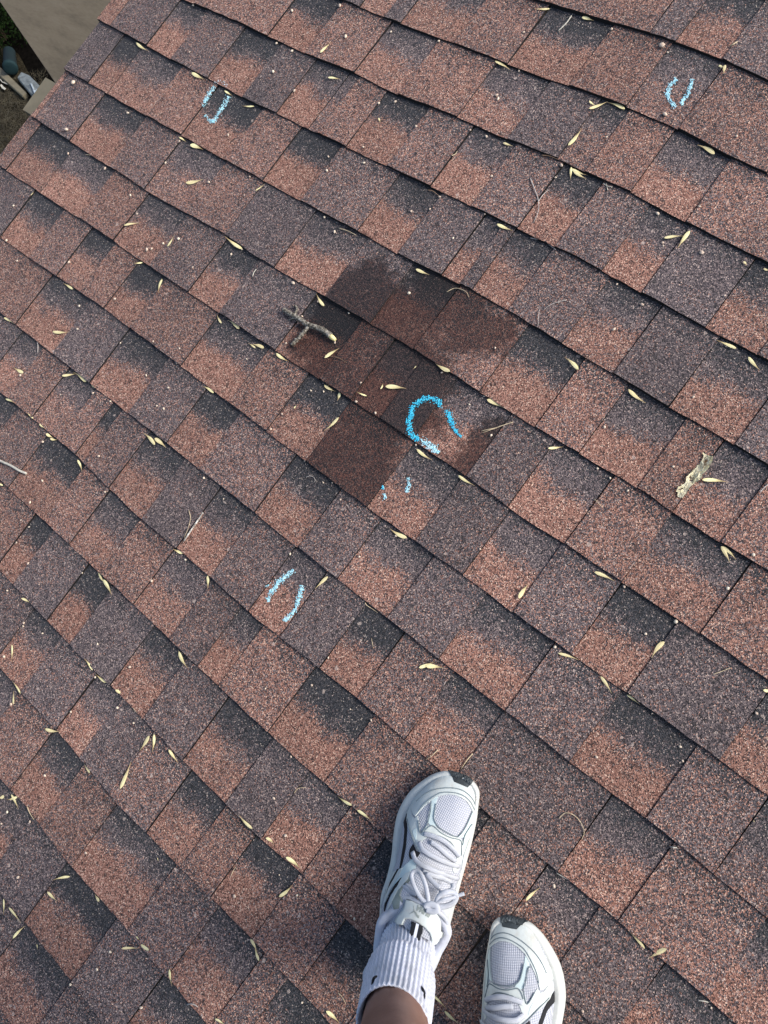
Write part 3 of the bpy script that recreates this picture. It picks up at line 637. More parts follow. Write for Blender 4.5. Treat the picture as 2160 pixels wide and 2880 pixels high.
# fine stems: tile, radius px, points
strawM = simple('straw_stem', (.50, .40, .26), .7, 150, .3); greyTw = simple('grey_stem', (.40, .36, .33), .8, 200, .3); brownTw = simple('brown_stem', (.22, .14, .09), .8, 200, .3)
STEMS = [("A3", 1.7, greyTw, "120 1160;150 1240;170 1300;172 1370;140 1445|172 1308;200 1270;230 1240", 'fine forked grey stem on the grey and orange tabs'),
("B2", 1.3, strawM, "1235 235;1290 212;1345 225;1370 245;1380 268", 'thin arched straw stem at the upper edge of the wet patch'),
("B3", 1.2, greyTw, "355 285;260 315;205 352|178 345;172 400;170 455|300 310;305 285", 'faint broken grey stem above right of the wet patch'),
("B2", 1.7, strawM, "1665 1078;1600 1100;1520 1130;1465 1148|1560 1115;1500 1128;1460 1136", 'split straw stem beside the blue chalk ring'),
("B2", 1.1, greyTw, "325 1435;345 1428;370 1432;385 1448;382 1468", 'tiny curled grey hair on the dark patch left of the small chalk dashes'),
("D3", 1.5, strawM, "305 325;345 290;400 303;448 355;468 415;452 462", 'thin hooked straw stem right of the left sneaker'),
("A3", 1.7, greyTw, "120 1545;190 1562;240 1590;285 1622", 'pale curved stem under the fine forked stem'),
("B1", 3.8, twigM, "-20 1315;20 1335;80 1362;130 1392;178 1412", 'short white twig at the left picture edge'),
("C1", 3.0, None, "1320 5;1285 60;1240 125;1195 190", 'straight mottled grey twig'),
("C1", 1.2, strawM, "1225 -10;1238 40;1225 100;1195 170", 'thin straw stem curving along the mottled twig'),
("C2", 2.2, strawM, "1405 1565;1370 1605;1330 1665", 'straw stem pointing at the toe of the left sneaker'),
("C2", 1.7, strawM, "1180 1540;1140 1580;1100 1605", 'short straw stem just above the left sneaker toe'),
("C3", 1.5, strawM, "1300 1052;1350 1035;1415 1010", 'straight straw stem on a grey tab at the right'),
("B3", 2.0, greyTw, "1604 1535;1630 1505;1665 1475", 'pale stem at the right picture edge below the crumpled leaf'),
("B3", 1.3, strawM, "535 1575;560 1605;590 1632", 'small straw stem left below the crumpled leaf'),
("B2", 1.2, brownTw, "480 655;530 660;590 692", 'thin brown stem running from the seed below the branch'),
("D1", 1.2, strawM, "1500 697;1515 665;1532 638", 'short straw stem left of the left sneaker'),
("D2", 1.2, strawM, "535 1455;565 1485;585 1530", 'thin straw stem left of the white sock'),
("D2", 1.1, strawM, "250 160;275 132;325 125", 'bent hair-thin stem on the dark tab left of the sneaker toe'),
("B1", 1.6, greyTw, "245 555;252 590;248 628", 'short grey stem on the dark tab by the left edge'),
("C2", 1.0, strawM, "750 820;756 850;762 882", 'hair-thin stem right of the lower chalk mark pair'),
("C2", 1.1, greyTw, "1230 1098;1222 1115;1215 1132", 'tiny grey stem right below the seed pair'),
("C2", 1.4, strawM, "708 588;720 605;750 625;790 652", 'straw stem lying in the course edge right of the lower chalk pair'),
("C1", 1.3, strawM, "862 1265;875 1280;890 1302", 'short straw stem below the left chain of seeds'),
("D3", 2.0, twigM, "290 680;325 697;365 718", 'short white stem beside the right sneaker'),
("D1", 2.0, greyTw, "1218 1530;1245 1524;1270 1532;1288 1548", 'bent grey stem near the bottom left'),
("B1", 1.4, twigM, "1638 135;1648 112;1662 88", 'short white stem left of the forked branch'),
("A2", 1.6, strawM, "1270 1012;1292 1005;1304 984", 'small curled straw in the upper middle'),
("A2", 1.7, brownTw, "1115 1235;1150 1245;1190 1275", 'brown stem in the course edge in the upper middle'),
("A2", 1.6, strawM, "540 1482;600 1502;650 1527", 'straw stem in the course edge above the forked branch'),
("A3", 1.8, twigM, "385 108;350 160;300 205", 'pale straight stem near the top edge'),
("A3", 2.0, strawM, "1410 305;1460 275", 'straw stem near the top right corner'),
("A3", 1.8, brownTw, "190 1010;250 1020;315 1045", 'brown stem in the course edge above the fine forked stem'),
("D3", 1.7, twigM, "1205 1502;1240 1505;1270 1514", 'short white stem near the bottom right corner'),
("D1", 1.5, strawM, "180 250;200 290;222 332", 'straw stem in the course edge at the lower left'),
("D3", 2.2, twigM, "1025 508;1045 512;1066 514", 'short white stem stuck at a tab corner on the lower right'),
("A1", 1.2, strawM, "560 1005;600 1012;630 1030", 'hair-thin straw stem in a course edge below the roof corner'),
("A3", 1.2, twigM, "590 1190;615 1210;650 1215|620 1235;610 1190", 'tiny branching white stem under the three-seed fan')]
k = NB('mottled_bark'); pos = k.n('ShaderNodeNewGeometry').outputs['Position']
k.l(k.ramp(k.noise(pos, 210, 4, .7), [(.36, (.035, .030, .024)), (.5, (.13, .115, .09)), (.63, (.38, .35, .30))]), k.b.inputs['Base Color']); k.b.inputs['Roughness'].default_value = .9
k.bump(k.noise(pos, 260, 4), .0012); barkM = k.m
k = NB('lichen_bark'); pos = k.n('ShaderNodeNewGeometry').outputs['Position']
k.l(k.ramp(k.noise(pos, 170, 4, .7), [(.36, (.12, .10, .085)), (.5, (.36, .33, .29)), (.6, (.60, .57, .52))]), k.b.inputs['Base Color']); paleBark = k.m
for (z, rp, m, path, lb) in STEMS:
    bm = bmesh.new(); org = None
    for seg in path.split('|'):
        P = [on_roof(*z2p(z, *map(float, q.split())), 0) for q in seg.split(';')]
        rad = rp * .8 * (CAMR - P[0]).length / FPX
        if org is None: org = P[0].copy()
        P = smooth_path(P, 5)
        P = [p - org + Vector((0, 0, rad + .0004 + .0012 * math.sin(math.pi * i / max(1, len(P) - 1)))) for i, p in enumerate(P)]
        rr = [rad * (1.0 if m in (None, twigM) else (1 - .5 * i / len(P))) for i in range(len(P))]
        tube(bm, P, rr, 6, jit=.25 if m is None else .05)
    o = obj('twig' if rp > 2.9 else 'stem', bm, m or paleBark); o.matrix_world = ROOF @ Matrix.Translation(org)
    tag(o, lb, 'twig' if rp > 2.9 else 'stem')

# forked broken branch
kx = 200 / 1659
BZ = lambda x, y, h: at(780 + x * kx, 840 + y * kx, .006 + h)
br = empty('branch', ROOF @ Matrix.Translation(BZ(700, 600, 0))); tag(br, 'forked grey broken branch with a yellow snapped tip lying on shingles', 'branch')
o0 = BZ(700, 600, 0)
bm = bmesh.new()
P = [BZ(*q) - o0 for q in ((140, 255, .006), (300, 350, .007), (520, 480, .008), (700, 600, .008), (900, 665, .008), (1080, 745, .007), (1245, 870, .006))]
P = smooth_path(P, 6); tube(bm, P, [(.0044 + .0014 * i / len(P)) * (1 + .18 * noise.noise(Vector((i * .7, 0, 0)))) for i in range(len(P))], 10, jit=.12)
obj('main_stem', bm, barkM, br)
bm = bmesh.new(); tube(bm, [p - o0 for p in (BZ(1240, 865, .006), BZ(1275, 895, .0055), BZ(1350, 965, .005))], [.0046, .0050, .0030], 7, jit=.2)
obj('snapped_tip', bm, simple('fresh_wood', (.75, .66, .32), .7, 200, .2), br)
bm = bmesh.new(); P = smooth_path([BZ(*q) - o0 for q in ((725, 650, .007), (610, 790, .006), (520, 890, .005), (420, 990, .003), (335, 1090, .002))], 5)
tube(bm, P, [.0040 * (1 + .25 * math.sin(i * 1.9)) for i in range(len(P))], 8, jit=.15); obj('side_twig', bm, barkM, br)
bm = bmesh.new(); P = smooth_path([BZ(*q) - o0 for q in ((410, 400, .007), (420, 330, .006), (455, 260, .005), (440, 200, .003), (395, 170, .002))], 4)
tube(bm, P, [.0024] * len(P), 6, jit=.3); obj('side_twig', bm, barkM, br)
bm = bmesh.new(); P = [BZ(*q) - o0 for q in ((400, 440, .006), (330, 475, .004), (265, 495, .002))]
tube(bm, P, [.0024, .0022, .0014], 6, jit=.3); obj('side_twig', bm, barkM, br)

# ------------------------------------------------------------------ crumpled dry leaf
kl = 200 / 1659
LZ = lambda x, y: (1880 + x * kl, 1240 + y * kl)
outl = [(780, 280), (900, 330), (1020, 400), (1010, 500), (930, 650), (860, 740), (775, 800), (765, 880), (700, 950), (600, 1000), (540, 1040), (480, 1120), (440, 1180), (360, 1290), (330, 1340), (250, 1320), (205, 1290), (215, 1200), (170, 1195), (200, 1150), (215, 1090),
        (300, 1060), (290, 1020), (330, 1030), (400, 970), (410, 860), (470, 800), (500, 770), (580, 690), (650, 620), (670, 570), (720, 560), (745, 500), (800, 420), (815, 350)]
def grid_poly(poly, step, holes=()):    # triangulated polygon with inner points
    xs = [p[0] for p in poly]; ys = [p[1] for p in poly]; pts = [Vector(p) for p in poly]; n0 = len(pts); inner = []
    def inside(x, y, pl):
        c = False; n = len(pl)
        for i in range(n):
            (x1, y1), (x2, y2) = pl[i], pl[i - 1]
            if (y1 > y) != (y2 > y) and x < (x2 - x1) * (y - y1) / (y2 - y1) + x1: c = not c
        return c
    y = min(ys) + step / 2; row = 0
    while y < max(ys):
        x = min(xs) + step / 2 + (step / 2 if row % 2 else 0)
        while x < max(xs):
            if inside(x, y, poly):
                ok = all((abs(x - p[0]) + abs(y - p[1])) > step * .5 for p in poly)
                if ok: inner.append(Vector((x, y)))
            x += step
        y += step; row += 1
    allp = pts + inner
    res = delaunay_2d_cdt(allp, [(i, (i + 1) % n0) for i in range(n0)], [], 0, 1e-6)
    V = [tuple(v) for v in res[0]]; F = []
    for f in res[2]:
        cx = sum(V[i][0] for i in f) / len(f); cy = sum(V[i][1] for i in f) / len(f)
        if inside(cx, cy, poly) and not any(inside(cx, cy, h) for h in holes): F.append(tuple(f))
    return V, F
def dense(poly, step):
    out = []
    for i, a in enumerate(poly):
        b = poly[(i + 1) % len(poly)]; L = math.hypot(b[0] - a[0], b[1] - a[1]); n = max(1, int(L / step))
        for j in range(n): out.append((a[0] + (b[0] - a[0]) * j / n, a[1] + (b[1] - a[1]) * j / n))
    return out
holes = [[(490, 830), (520, 820), (545, 870), (620, 850), (600, 880), (530, 890), (490, 880)], [(490, 910), (540, 900), (560, 935), (510, 945)], [(235, 1150), (320, 1100), (350, 1110), (300, 1160), (240, 1170)], [(915, 590), (945, 590), (940, 608), (915, 606)]]
V, F = grid_poly(dense(outl, 30), 32, holes)
vs = []; A0, A1_ = Vector((880, 330)), Vector((270, 1300)); axd = (A1_ - A0).normalized(); per = Vector((-axd.y, axd.x))
org = on_roof(*LZ(600, 850))
for (x, y) in V:
    q = Vector((x, y)); t = (q - A0).dot(axd) / (A1_ - A0).length; e = (q - A0).dot(per) / 130
    h = .0012 + .0055 * abs(e) ** 1.6 * (1 - .35 * t) + .0022 * noise.noise(Vector((x / 120, y / 120, 1))) + .0014 * noise.noise(Vector((x / 45, y / 45, 7)))
    vs.append(on_roof(*LZ(x, y), max(.0008, h)) - org)
bm = bmesh.new(); bv = [bm.verts.new(v) for v in vs]
for f in F: bm.faces.new([bv[i] for i in f])
bmesh.ops.solidify(bm, geom=list(bm.faces), thickness=.0003)
k = NB('dry_leaf'); pos = k.n('ShaderNodeNewGeometry').outputs['Position']
c = k.ramp(k.noise(pos, 90, 4, .7), [(.28, (.50, .45, .28)), (.42, (.80, .75, .52)), (.65, (.93, .90, .70))])
c = k.mix(k.sstep(k.noise(pos, 40, 2), .62, .72), c, (.34, .20, .09, 1)); k.l(c, k.b.inputs['Base Color']); k.b.inputs['Roughness'].default_value = .7; k.bump(k.noise(pos, 120, 3), .0012)
o = obj('dry_leaf', bm, k.m); o.matrix_world = ROOF @ Matrix.Translation(org); tag(o, 'crumpled torn pale yellow dry leaf lying on a brown shingle at the right', 'leaf')

# ------------------------------------------------------------------ blue chalk marks: crushed chalk on top of the granules
def chalkM(name, a, b):
    k = NB(name); pos = k.n('ShaderNodeNewGeometry').outputs['Position']
    v = k.n('ShaderNodeTexVoronoi'); v.inputs['Scale'].default_value = 450; k.l(pos, v.inputs['Vector'])
    s_ = k.n('ShaderNodeSeparateColor'); k.l(v.outputs['Color'], s_.inputs[0])
    k.l(k.ramp(s_.outputs[0], [(0, a), (.8, b), (1, tuple(min(1, x * 1.25) for x in b))]), k.b.inputs['Base Color']); k.b.inputs['Roughness'].default_value = .95; return k.m
brightC = chalkM('bright_chalk', (.015, .32, .50), (.08, .56, .76)); paleC = chalkM('pale_chalk', (.20, .48, .58), (.48, .74, .80)); whiteC = chalkM('white_chalk', (.42, .55, .60), (.62, .72, .76))
c8 = lambda x, y: (1120 + x / 7.54, 1090 + y / 7.54)
def zz(t, *pts): return [z2p(t, *p) for p in pts]
CH = [('ring', 'bright blue broken chalk ring on the wet dark shingle', [
        (brightC, 5.6, .75, [c8(*p) for p in ((860, 410), (890, 330), (800, 275), (720, 235), (640, 220), (560, 230), (490, 260), (420, 310), (370, 370), (300, 420), (270, 480), (275, 540), (285, 600), (240, 650), (205, 690), (235, 750), (265, 800), (235, 850), (235, 900), (270, 970), (330, 1040), (390, 1090), (440, 1080))]),
        (brightC, 5.8, .75, [c8(*p) for p in ((1030, 460), (1060, 560), (1090, 640), (1130, 730), (1180, 830), (1225, 920))]),
        (brightC, 3.6, .40, [c8(*p) for p in ((1225, 920), (1290, 990), (1370, 1060))]),
        (paleC, 7.0, .62, [c8(*p) for p in ((480, 1090), (560, 1150), (640, 1200), (720, 1250), (790, 1310), (850, 1400))]),
        (whiteC, 6.0, .22, [c8(*p) for p in ((500, 1180), (620, 1270), (760, 1350))])]),
      ('a', 'pale blue chalk bracket on the orange tab at upper left', [
        (paleC, 5.4, .72, zz('A1', (1390, 562), (1355, 615), (1335, 650), (1312, 690))), (paleC, 5.6, .75, zz('A1', (1482, 625), (1455, 680), (1425, 725), (1390, 780), (1370, 795))),
        (paleC, 3.8, .7, zz('A1', (1330, 745), (1350, 775), (1372, 797))), (whiteC, 5, .28, zz('A1', (1395, 540), (1430, 520), (1470, 560)))]),
      ('b', 'two curved blue chalk strokes at the upper right', [
        (paleC, 5.2, .72, zz('A3', (1065, 512), (1030, 550), (1008, 590), (1012, 630), (1035, 670), (1058, 700))), (paleC, 5.2, .72, zz('A3', (1172, 515), (1155, 570), (1135, 620), (1112, 645), (1098, 680)))]),
      ('c', 'two short faint blue chalk dashes below the chalk ring', [
        (paleC, 5.0, .60, zz('B2', (985, 1435), (992, 1470), (985, 1505), (972, 1530))), (brightC, 3.8, .55, zz('B2', (824, 1490), (820, 1512))), (paleC, 4.4, .5, zz('B2', (830, 1540), (833, 1585)))]),
      ('d', 'pair of curved blue chalk strokes in the lower middle', [
        (paleC, 6.2, .72, zz('C2', (250, 380), (200, 410), (165, 440), (130, 480), (100, 520), (72, 580))), (paleC, 3, .35, zz('C2', (60, 490), (100, 460))),
        (paleC, 5.6, .72, zz('C2', (302, 478), (285, 540), (268, 590), (250, 640), (215, 680), (185, 710))), (whiteC, 4, .4, zz('C2', (190, 700), (215, 660)))])]
for ci, (nm, lb, strokes) in enumerate(CH):
    r = random.Random(50 + ci); root = None
    for (m, wpx, dens, path) in strokes:
        wpx *= 1.32 if nm == 'ring' else 1.2
        bm = bmesh.new()
        P = [Vector((p[0], p[1], 0)) for p in path]; P = smooth_path(P, 6)
        L = sum((b - a).length for a, b in zip(P, P[1:])); n = int(L * wpx * 2 * dens / 1.7)
        org = on_roof(*path[0]) if root is None else rorg
        for i in range(n):
            t = r.uniform(0, len(P) - 1.001); j = int(t); p = P[j].lerp(P[j + 1], t - j); d = (P[j + 1] - P[j]).normalized()
            off = r.gauss(0, .52) * wpx; x, y = p.x - d.y * off, p.y + d.x * off
            if noise.noise(Vector((x / 3.2, y / 3.2, ci))) + .5 * noise.noise(Vector((x / 11, y / 11, ci + 9))) < -.26 + .40 * (1 - dens) + .12 * abs(off) / wpx: continue
            c0 = on_roof(x, y, .0004 + r.uniform(0, .0005)) - org; rad = r.uniform(.0006, .0015); k_ = r.randint(4, 6); a0 = r.uniform(0, 6)
            ring = [bm.verts.new(c0 + Vector((math.cos(a0 + 6.283 * q / k_) * rad * r.uniform(.6, 1.2), math.sin(a0 + 6.283 * q / k_) * rad * r.uniform(.6, 1.2), 0))) for q in range(k_)]
            tp = bm.verts.new(c0 + Vector((0, 0, rad * .45)))
            for q in range(k_): bm.faces.new((ring[q], ring[(q + 1) % k_], tp))
        if root is None:
            rorg = org; root = empty('chalk_mark', ROOF @ Matrix.Translation(org)); tag(root, lb, 'chalk mark')
        o = obj('chalk_stroke', bm, m, root); o['kind'] = 'stuff'

# ------------------------------------------------------------------ the person
O_ = Vector((.46818, -.56481, .0062)); A_ = Vector((-.343113, .938088, 0)); A_.z = 0; A_.normalize(); B_ = Vector((A_.y, -A_.x, 0))
LEFTM = Matrix(((A_.x, B_.x, 0, O_.x), (A_.y, B_.y, 0, O_.y), (0, 0, 1, O_.z), (0, 0, 0, 1)))     # shoe frame (s, b, h) -> roof frame
LI = LEFTM.inverted()
SOLE = [(0, -.010, .036), (.006, -.024, .048), (.02, -.034, .056), (.045, -.041, .061), (.075, -.048, .0625), (.10, -.0535, .0625), (.13, -.0525, .062), (.16, -.0545, .0615), (.19, -.0605, .0615), (.22, -.0640, .0615),
        (.243, -.0615, .0605), (.264, -.0545, .059), (.281, -.0440, .0565), (.299, -.0295, .0540), (.309, -.018, .0490), (.3165, -.004, .038)]
def outline(off_l, off_r, off_e=0.004, n=90):
    L = [(s_, l + off_l, r - off_r) for s_, l, r in SOLE]
    pts = [(s_, l) for s_, l, r in L] + [(L[-1][0] + .0028, (L[-1][1] * .4 + L[-1][2] * .6))] + [(s_, r) for s_, l, r in L[::-1]] + [(-.0028, .013)]
    pts = [((p[0] - .157) * (1 - off_e * 2 / .314) + .157, p[1]) for p in pts]
    P = [Vector((p[0], p[1], 0)) for p in pts]; m = len(P); out = []
    for i in range(m):                                     # closed Catmull-Rom
        a, b, c, d = P[i - 1], P[i], P[(i + 1) % m], P[(i + 2) % m]
        for j in range(4):
            t = j / 4; out.append(.5 * ((2 * b) + (c - a) * t + (2 * a - 5 * b + 4 * c - d) * t * t + (3 * b - a - 3 * c + d) * t ** 3))
    return out
def interp(tab, x, col=1):
    if x <= tab[0][0]: return tab[0][col]
    for a, b in zip(tab, tab[1:]):
        if a[0] <= x <= b[0]:
            f = (x - a[0]) / (b[0] - a[0]); f = f * f * (3 - 2 * f) if col == 9 else f
            return a[col] + (b[col] - a[col]) * f
    return tab[-1][col]
TOP = [(-.004, .060), (.0, .066), (.02, .080), (.05, .082), (.09, .086), (.12, .096), (.15, .093), (.18, .084), (.21, .074), (.24, .064), (.265, .056), (.285, .048), (.300, .040), (.310, .034), (.318, .027)]
def up_l(s_): return interp(SOLE, s_, 1) + interp([(0, .006), (.05, .005), (.10, .006), (.14, .010), (.18, .014), (.22, .0155), (.26, .0145), (.29, .0095), (.316, .006)], s_)
def up_r(s_): return interp(SOLE, s_, 2) - interp([(0, .006), (.1, .004), (.2, .003), (.28, .003), (.316, .006)], s_)
def upper_mesh():
    vs, fs = [], []; ns, ntt = 64, 30
    for i in range(ns + 1):
        f = i / ns; s_ = .002 + .3135 * (.5 - .5 * math.cos(math.pi * f)) ** 0.95 if f > 0 else .002
        l, r = up_l(s_), up_r(s_); H = interp(TOP, s_)
        for j in range(ntt + 1):
            w_ = -math.cos(math.pi * j / ntt); sg = 1 if w_ > 0 else -1
            prof = max(0.0, 1 - abs(w_) ** 2.5) ** .62
            bb = (l + r) / 2 + (r - l) / 2 * w_
            ridge = .004 * (math.exp(-((w_ - .10) / .45) ** 2)) * (1 if s_ < .21 else max(0, 1 - (s_ - .21) / .04))
            wr = .0007 * noise.noise(Vector((s_ * 60, bb * 60, 3))) * prof
            vs.append(Vector((s_, bb, .022 + (H - .022) * prof + ridge * prof + wr)))
    for i in range(ns):
        for j in range(ntt):
            a = i * (ntt + 1) + j; fs.append((a, a + 1, a + ntt + 2, a + ntt + 1))
    return vs, fs
UVS, UFS = upper_mesh()
UBVH = BVHTree.FromPolygons([LEFTM @ v for v in UVS], UFS)
def shoe_pt(x, y, lift=0.0, bvh=None):  # pixel -> point on the left shoe's upper, in the shoe frame
    d = ray(x, y).normalized(); hit = (bvh or UBVH).ray_cast(CAMR, d)
    if hit[0] is None:
        q = at(x, y, .032); hit = (bvh or UBVH).find_nearest(q)
    p, nrm = hit[0], hit[1]
    if nrm.dot(p - LEFTM @ Vector((min(.27, max(.04, (LI @ p).x)), .005, -.02))) < 0: nrm = -nrm
    return LI @ (p + nrm * lift)
def ring_mesh(rings):
    n = len(rings[0]); V = [p for r_ in rings for p in r_]; return V, [(i * n + j, i * n + (j + 1) % n, (i + 1) * n + (j + 1) % n, (i + 1) * n + j) for i in range(len(rings) - 1) for j in range(n)]
Q = lambda x, y: (1060 + x * 340 / 1659, 2140 + y * 340 / 1659)
Z3 = lambda x, y: (1040 + x * 300 / 1659, 2440 + y * 300 / 1659)
Z2 = lambda x, y: (720 + x * 720 / 1659, 2160 + y * 720 / 1659)

def fabric(name, c1, c2, sc, rough=.85):
    k = NB(name); tc = k.n('ShaderNodeTexCoord'); v = tc.outputs['Object']; mp = k.n('ShaderNodeMapping'); k.l(v, mp.inputs[0]); mp.inputs['Rotation'].default_value = (0, 0, .6)
    sx = k.n('ShaderNodeSeparateXYZ'); k.l(mp.outputs[0], sx.inputs[0])
    a = k.math('SINE', k.math('MULTIPLY', sx.outputs[0], sc)); b = k.math('SINE', k.math('MULTIPLY', sx.outputs[1], sc)); h = k.math('MULTIPLY', a, b)
    n_ = k.noise(v, 35, 3); c = k.mix(k.sstep(h, -.5, .5), (*c1, 1), (*c2, 1)); c = k.mix(k.math('MULTIPLY', k.sstep(n_, .42, .72), .45), c, (.33, .34, .35, 1))
    k.l(c, k.b.inputs['Base Color']); k.b.inputs['Roughness'].default_value = rough; k.bump(h, .0005, .7); return k.m
def leather(name, c0, rough=.55, dirt=.35):
    k = NB(name); tc = k.n('ShaderNodeTexCoord'); v = tc.outputs['Object']
    d = k.sstep(k.noise(v, 28, 5, .7), .50, .78); c = k.mix(k.math('MULTIPLY', d, dirt), (*c0, 1), (.42, .40, .35, 1))
    d2 = k.sstep(k.noise(v, 240, 3, .7), .60, .75); c = k.mix(k.math('MULTIPLY', d2, .18), c, (.3, .3, .28, 1))
    k.l(c, k.b.inputs['Base Color']); k.b.inputs['Roughness'].default_value = rough; k.bump(k.noise(v, 160, 3), .0006, .6); return k.m
meshF = fabric('knit_mesh', (.30, .32, .37), (.46, .48, .53), 1500)
whiteL = leather('white_synthetic', (.50, .545, .53), .65, .7); mintL = leather('mint_grey_synthetic', (.50, .60, .60)); soleM = leather('foam_sole', (.53, .55, .52), .65, .85)
rubM = simple('dark_rubber', (.035, .043, .047), .7, 60, .4, .001); blackM = simple('black_fabric', (.012, .013, .016), .8); stitchM = simple('grey_stitch', (.15, .19, .21), .8)
laceM = fabric('lace_cotton', (.46, .48, .54), (.52, .55, .59), 3200, .9); greyP = simple('silver_print', (.24, .27, .25), .5)
sockM = fabric('sock_cotton', (.52, .55, .65), (.66, .69, .77), 2600, .95)

def mesh_bm(vs, fs):
    bm = bmesh.new(); bv = [bm.verts.new(v) for v in vs]
    for f in fs: bm.faces.new([bv[i] for i in f])
    return bm
PIECES = []                             # (name, verts, faces, material) of the left shoe in the shoe frame
def flush(name, bm, m, only_left=False):
    bm.verts.ensure_lookup_table(); bm.verts.index_update(); bmesh.ops.recalc_face_normals(bm, faces=bm.faces)
    PIECES.append((name, [v.co.copy() for v in bm.verts], [[v.index for v in f.verts] for f in bm.faces], m, only_left)); bm.free()
def overlay(name, poly, m, lift=.0011, step=5.0, only_left=False, bvh=None):
    V, F = grid_poly(dense(poly, step), step * 1.05); top = [shoe_pt(x, y, lift, bvh) for x, y in V]; low = [shoe_pt(x, y, -.0006, bvh) for x, y in V]
    bm = bmesh.new(); tv = [bm.verts.new(p) for p in top]
    for f in F:
        try: bm.faces.new([tv[i] for i in f])
        except ValueError: pass
    bm.verts.index_update(); lowd = {}
    for e in [e for e in bm.edges if len(e.link_faces) == 1]:
        a, b = e.verts
        for v in (a, b):
            if v not in lowd:
                lowd[v] = bm.verts.new(low[v.index]) if v.index >= 0 else None
        bm.faces.new((a, b, lowd[b], lowd[a]))
    for v in [v for v in bm.verts if not v.link_faces]: bm.verts.remove(v)
    flush(name, bm, m, only_left)
def cord(name, path, rad, m, lift, flat=.55, only_left=False, n=7, arch=0.0, hs=None):
    P = [shoe_pt(x, y, lift) for x, y in path]
    if hs: P = [LI @ at(x, y, h) for (x, y), h in zip(path, hs)]
    P = smooth_path(P, 5); bm = bmesh.new()
    P = [p + Vector((0, 0, arch * math.sin(math.pi * i / max(1, len(P) - 1)))) for i, p in enumerate(P)]
    tube(bm, P, rad, n, flat=flat); flush(name, bm, m, only_left)
# sole: stacked rings
bm = bmesh.new()
def loft(rings, close=(True, True)):
    n = len(rings[0]); R_ = [[bm.verts.new(p) for p in rg] for rg in rings]
    for a, b in zip(R_, R_[1:]):
        for i in range(n): bm.faces.new((a[i], a[(i + 1) % n], b[(i + 1) % n], b[i]))
    if close[0]: bm.faces.new(R_[0][::-1])
    if close[1]: bm.faces.new(R_[-1])
def og(l, r, e, h, toe=0.0):
    return [Vector((p.x, p.y, h + toe * max(0, (p.x - .25) / .066) ** 2)) for p in outline(l, r, e)]
loft([og(.006, .006, .006, .0, .010), og(.002, .002, .002, .004, .010), og(.001, .001, .001, .0075, .010)]); flush('outsole', bm, rubM)
bm = bmesh.new()
MID = [og(.001, .001, .001, .0077, .010), og(.0, .0, .0, .013, .010), og(.001, .0, .0, .021, .008), og(.005, .001, .002, .0265, .006), og(.011, .003, .004, .0290, .003), og(.017, .006, .007, .0265, .002)]
loft(MID); flush('midsole', bm, soleM)
mv, mf = ring_mesh(MID); nu = len(UVS)
TBVH = BVHTree.FromPolygons([LEFTM @ v for v in UVS + mv], UFS + [tuple(i + nu for i in f) for f in mf])
bm = mesh_bm(UVS, UFS); flush('upper', bm, meshF)
# heel and side panels, toe guard, eyestay ...
guard = [Q(*p) for p in ((475, 590), (540, 500), (640, 400), (760, 300), (880, 225), (985, 185), (1035, 225), (1060, 292), (1242, 368), (1298, 312), (1340, 340), (1372, 430), (1382, 560), (1380, 700), (1366, 840), (1330, 850), (1318, 740), (1285, 640), (1230, 555), (1150, 500), (1060, 468), (960, 462), (850, 482), (740, 550), (650, 625), (590, 690), (530, 765), (495, 720), (478, 650))]
overlay('toe_guard', guard, whiteL, .0016)
overlay('toe_bumper', [Q(*p) for p in ((978, 128), (1060, 112), (1150, 122), (1250, 165), (1338, 240), (1300, 312), (1242, 366), (1060, 290), (1035, 222))], rubM, .0022, bvh=TBVH)
overlay('toe_stripe', [Q(*p) for p in ((752, 545), (838, 488), (812, 580), (796, 700), (788, 800), (815, 905), (730, 880), (706, 850), (722, 790), (748, 660))], mintL, .0009)
overlay('side_panel', [Q(*p) for p in ((470, 610), (425, 700), (412, 810), (440, 930), (480, 1020), (510, 1100), (545, 1190), (590, 1250), (622, 1245), (618, 1190), (592, 1140), (640, 1085), (700, 1040), (655, 1005), (605, 990), (585, 930), (570, 830), (565, 760), (520, 790), (490, 760))], whiteL, .0011)
overlay('side_slot', [Q(*p) for p in ((500, 960), (545, 925), (552, 1010), (540, 1100), (505, 1010))], mintL, .0016)
overlay('eyestay', [Q(*p) for p in ((600, 990), (640, 930), (700, 888), (770, 880), (820, 910), (900, 985), (1000, 1030), (1110, 1050), (1160, 1085), (1180, 1150), (1168, 1290), (1150, 1400), (1110, 1500), (1060, 1540), (1036, 1500), (1040, 1400), (1095, 1330), (1075, 1220), (990, 1130), (870, 1075), (760, 1030), (700, 1045), (650, 1020))], whiteL, .0014)
overlay('quarter_band', [Q(*p) for p in ((1310, 700), (1335, 760), (1325, 880), (1290, 990), (1235, 1120), (1190, 1260), (1165, 1300), (1158, 1170), (1185, 1050), (1120, 1040), (1160, 1000), (1220, 910), (1270, 800))], mintL, .0010)
overlay('quarter_edge', [Q(*p) for p in ((1330, 880), (1345, 890), (1330, 1010), (1270, 1170), (1225, 1320), (1180, 1500), (1150, 1630), (1120, 1640), (1150, 1500), (1185, 1300), (1250, 1100), (1300, 980))], whiteL, .0012)
overlay('black_stripe', [Q(*p) for p in ((365, 790), (412, 715), (418, 950), (400, 1180), (360, 1380), (318, 1500), (300, 1560), (335, 1350), (368, 1150), (385, 950))], blackM, .0010, 4)
overlay('black_patch', [Q(*p) for p in ((500, 1140), (540, 1230), (598, 1262), (570, 1310), (520, 1350), (455, 1345), (440, 1290), (455, 1210))], blackM, .0008, 4)
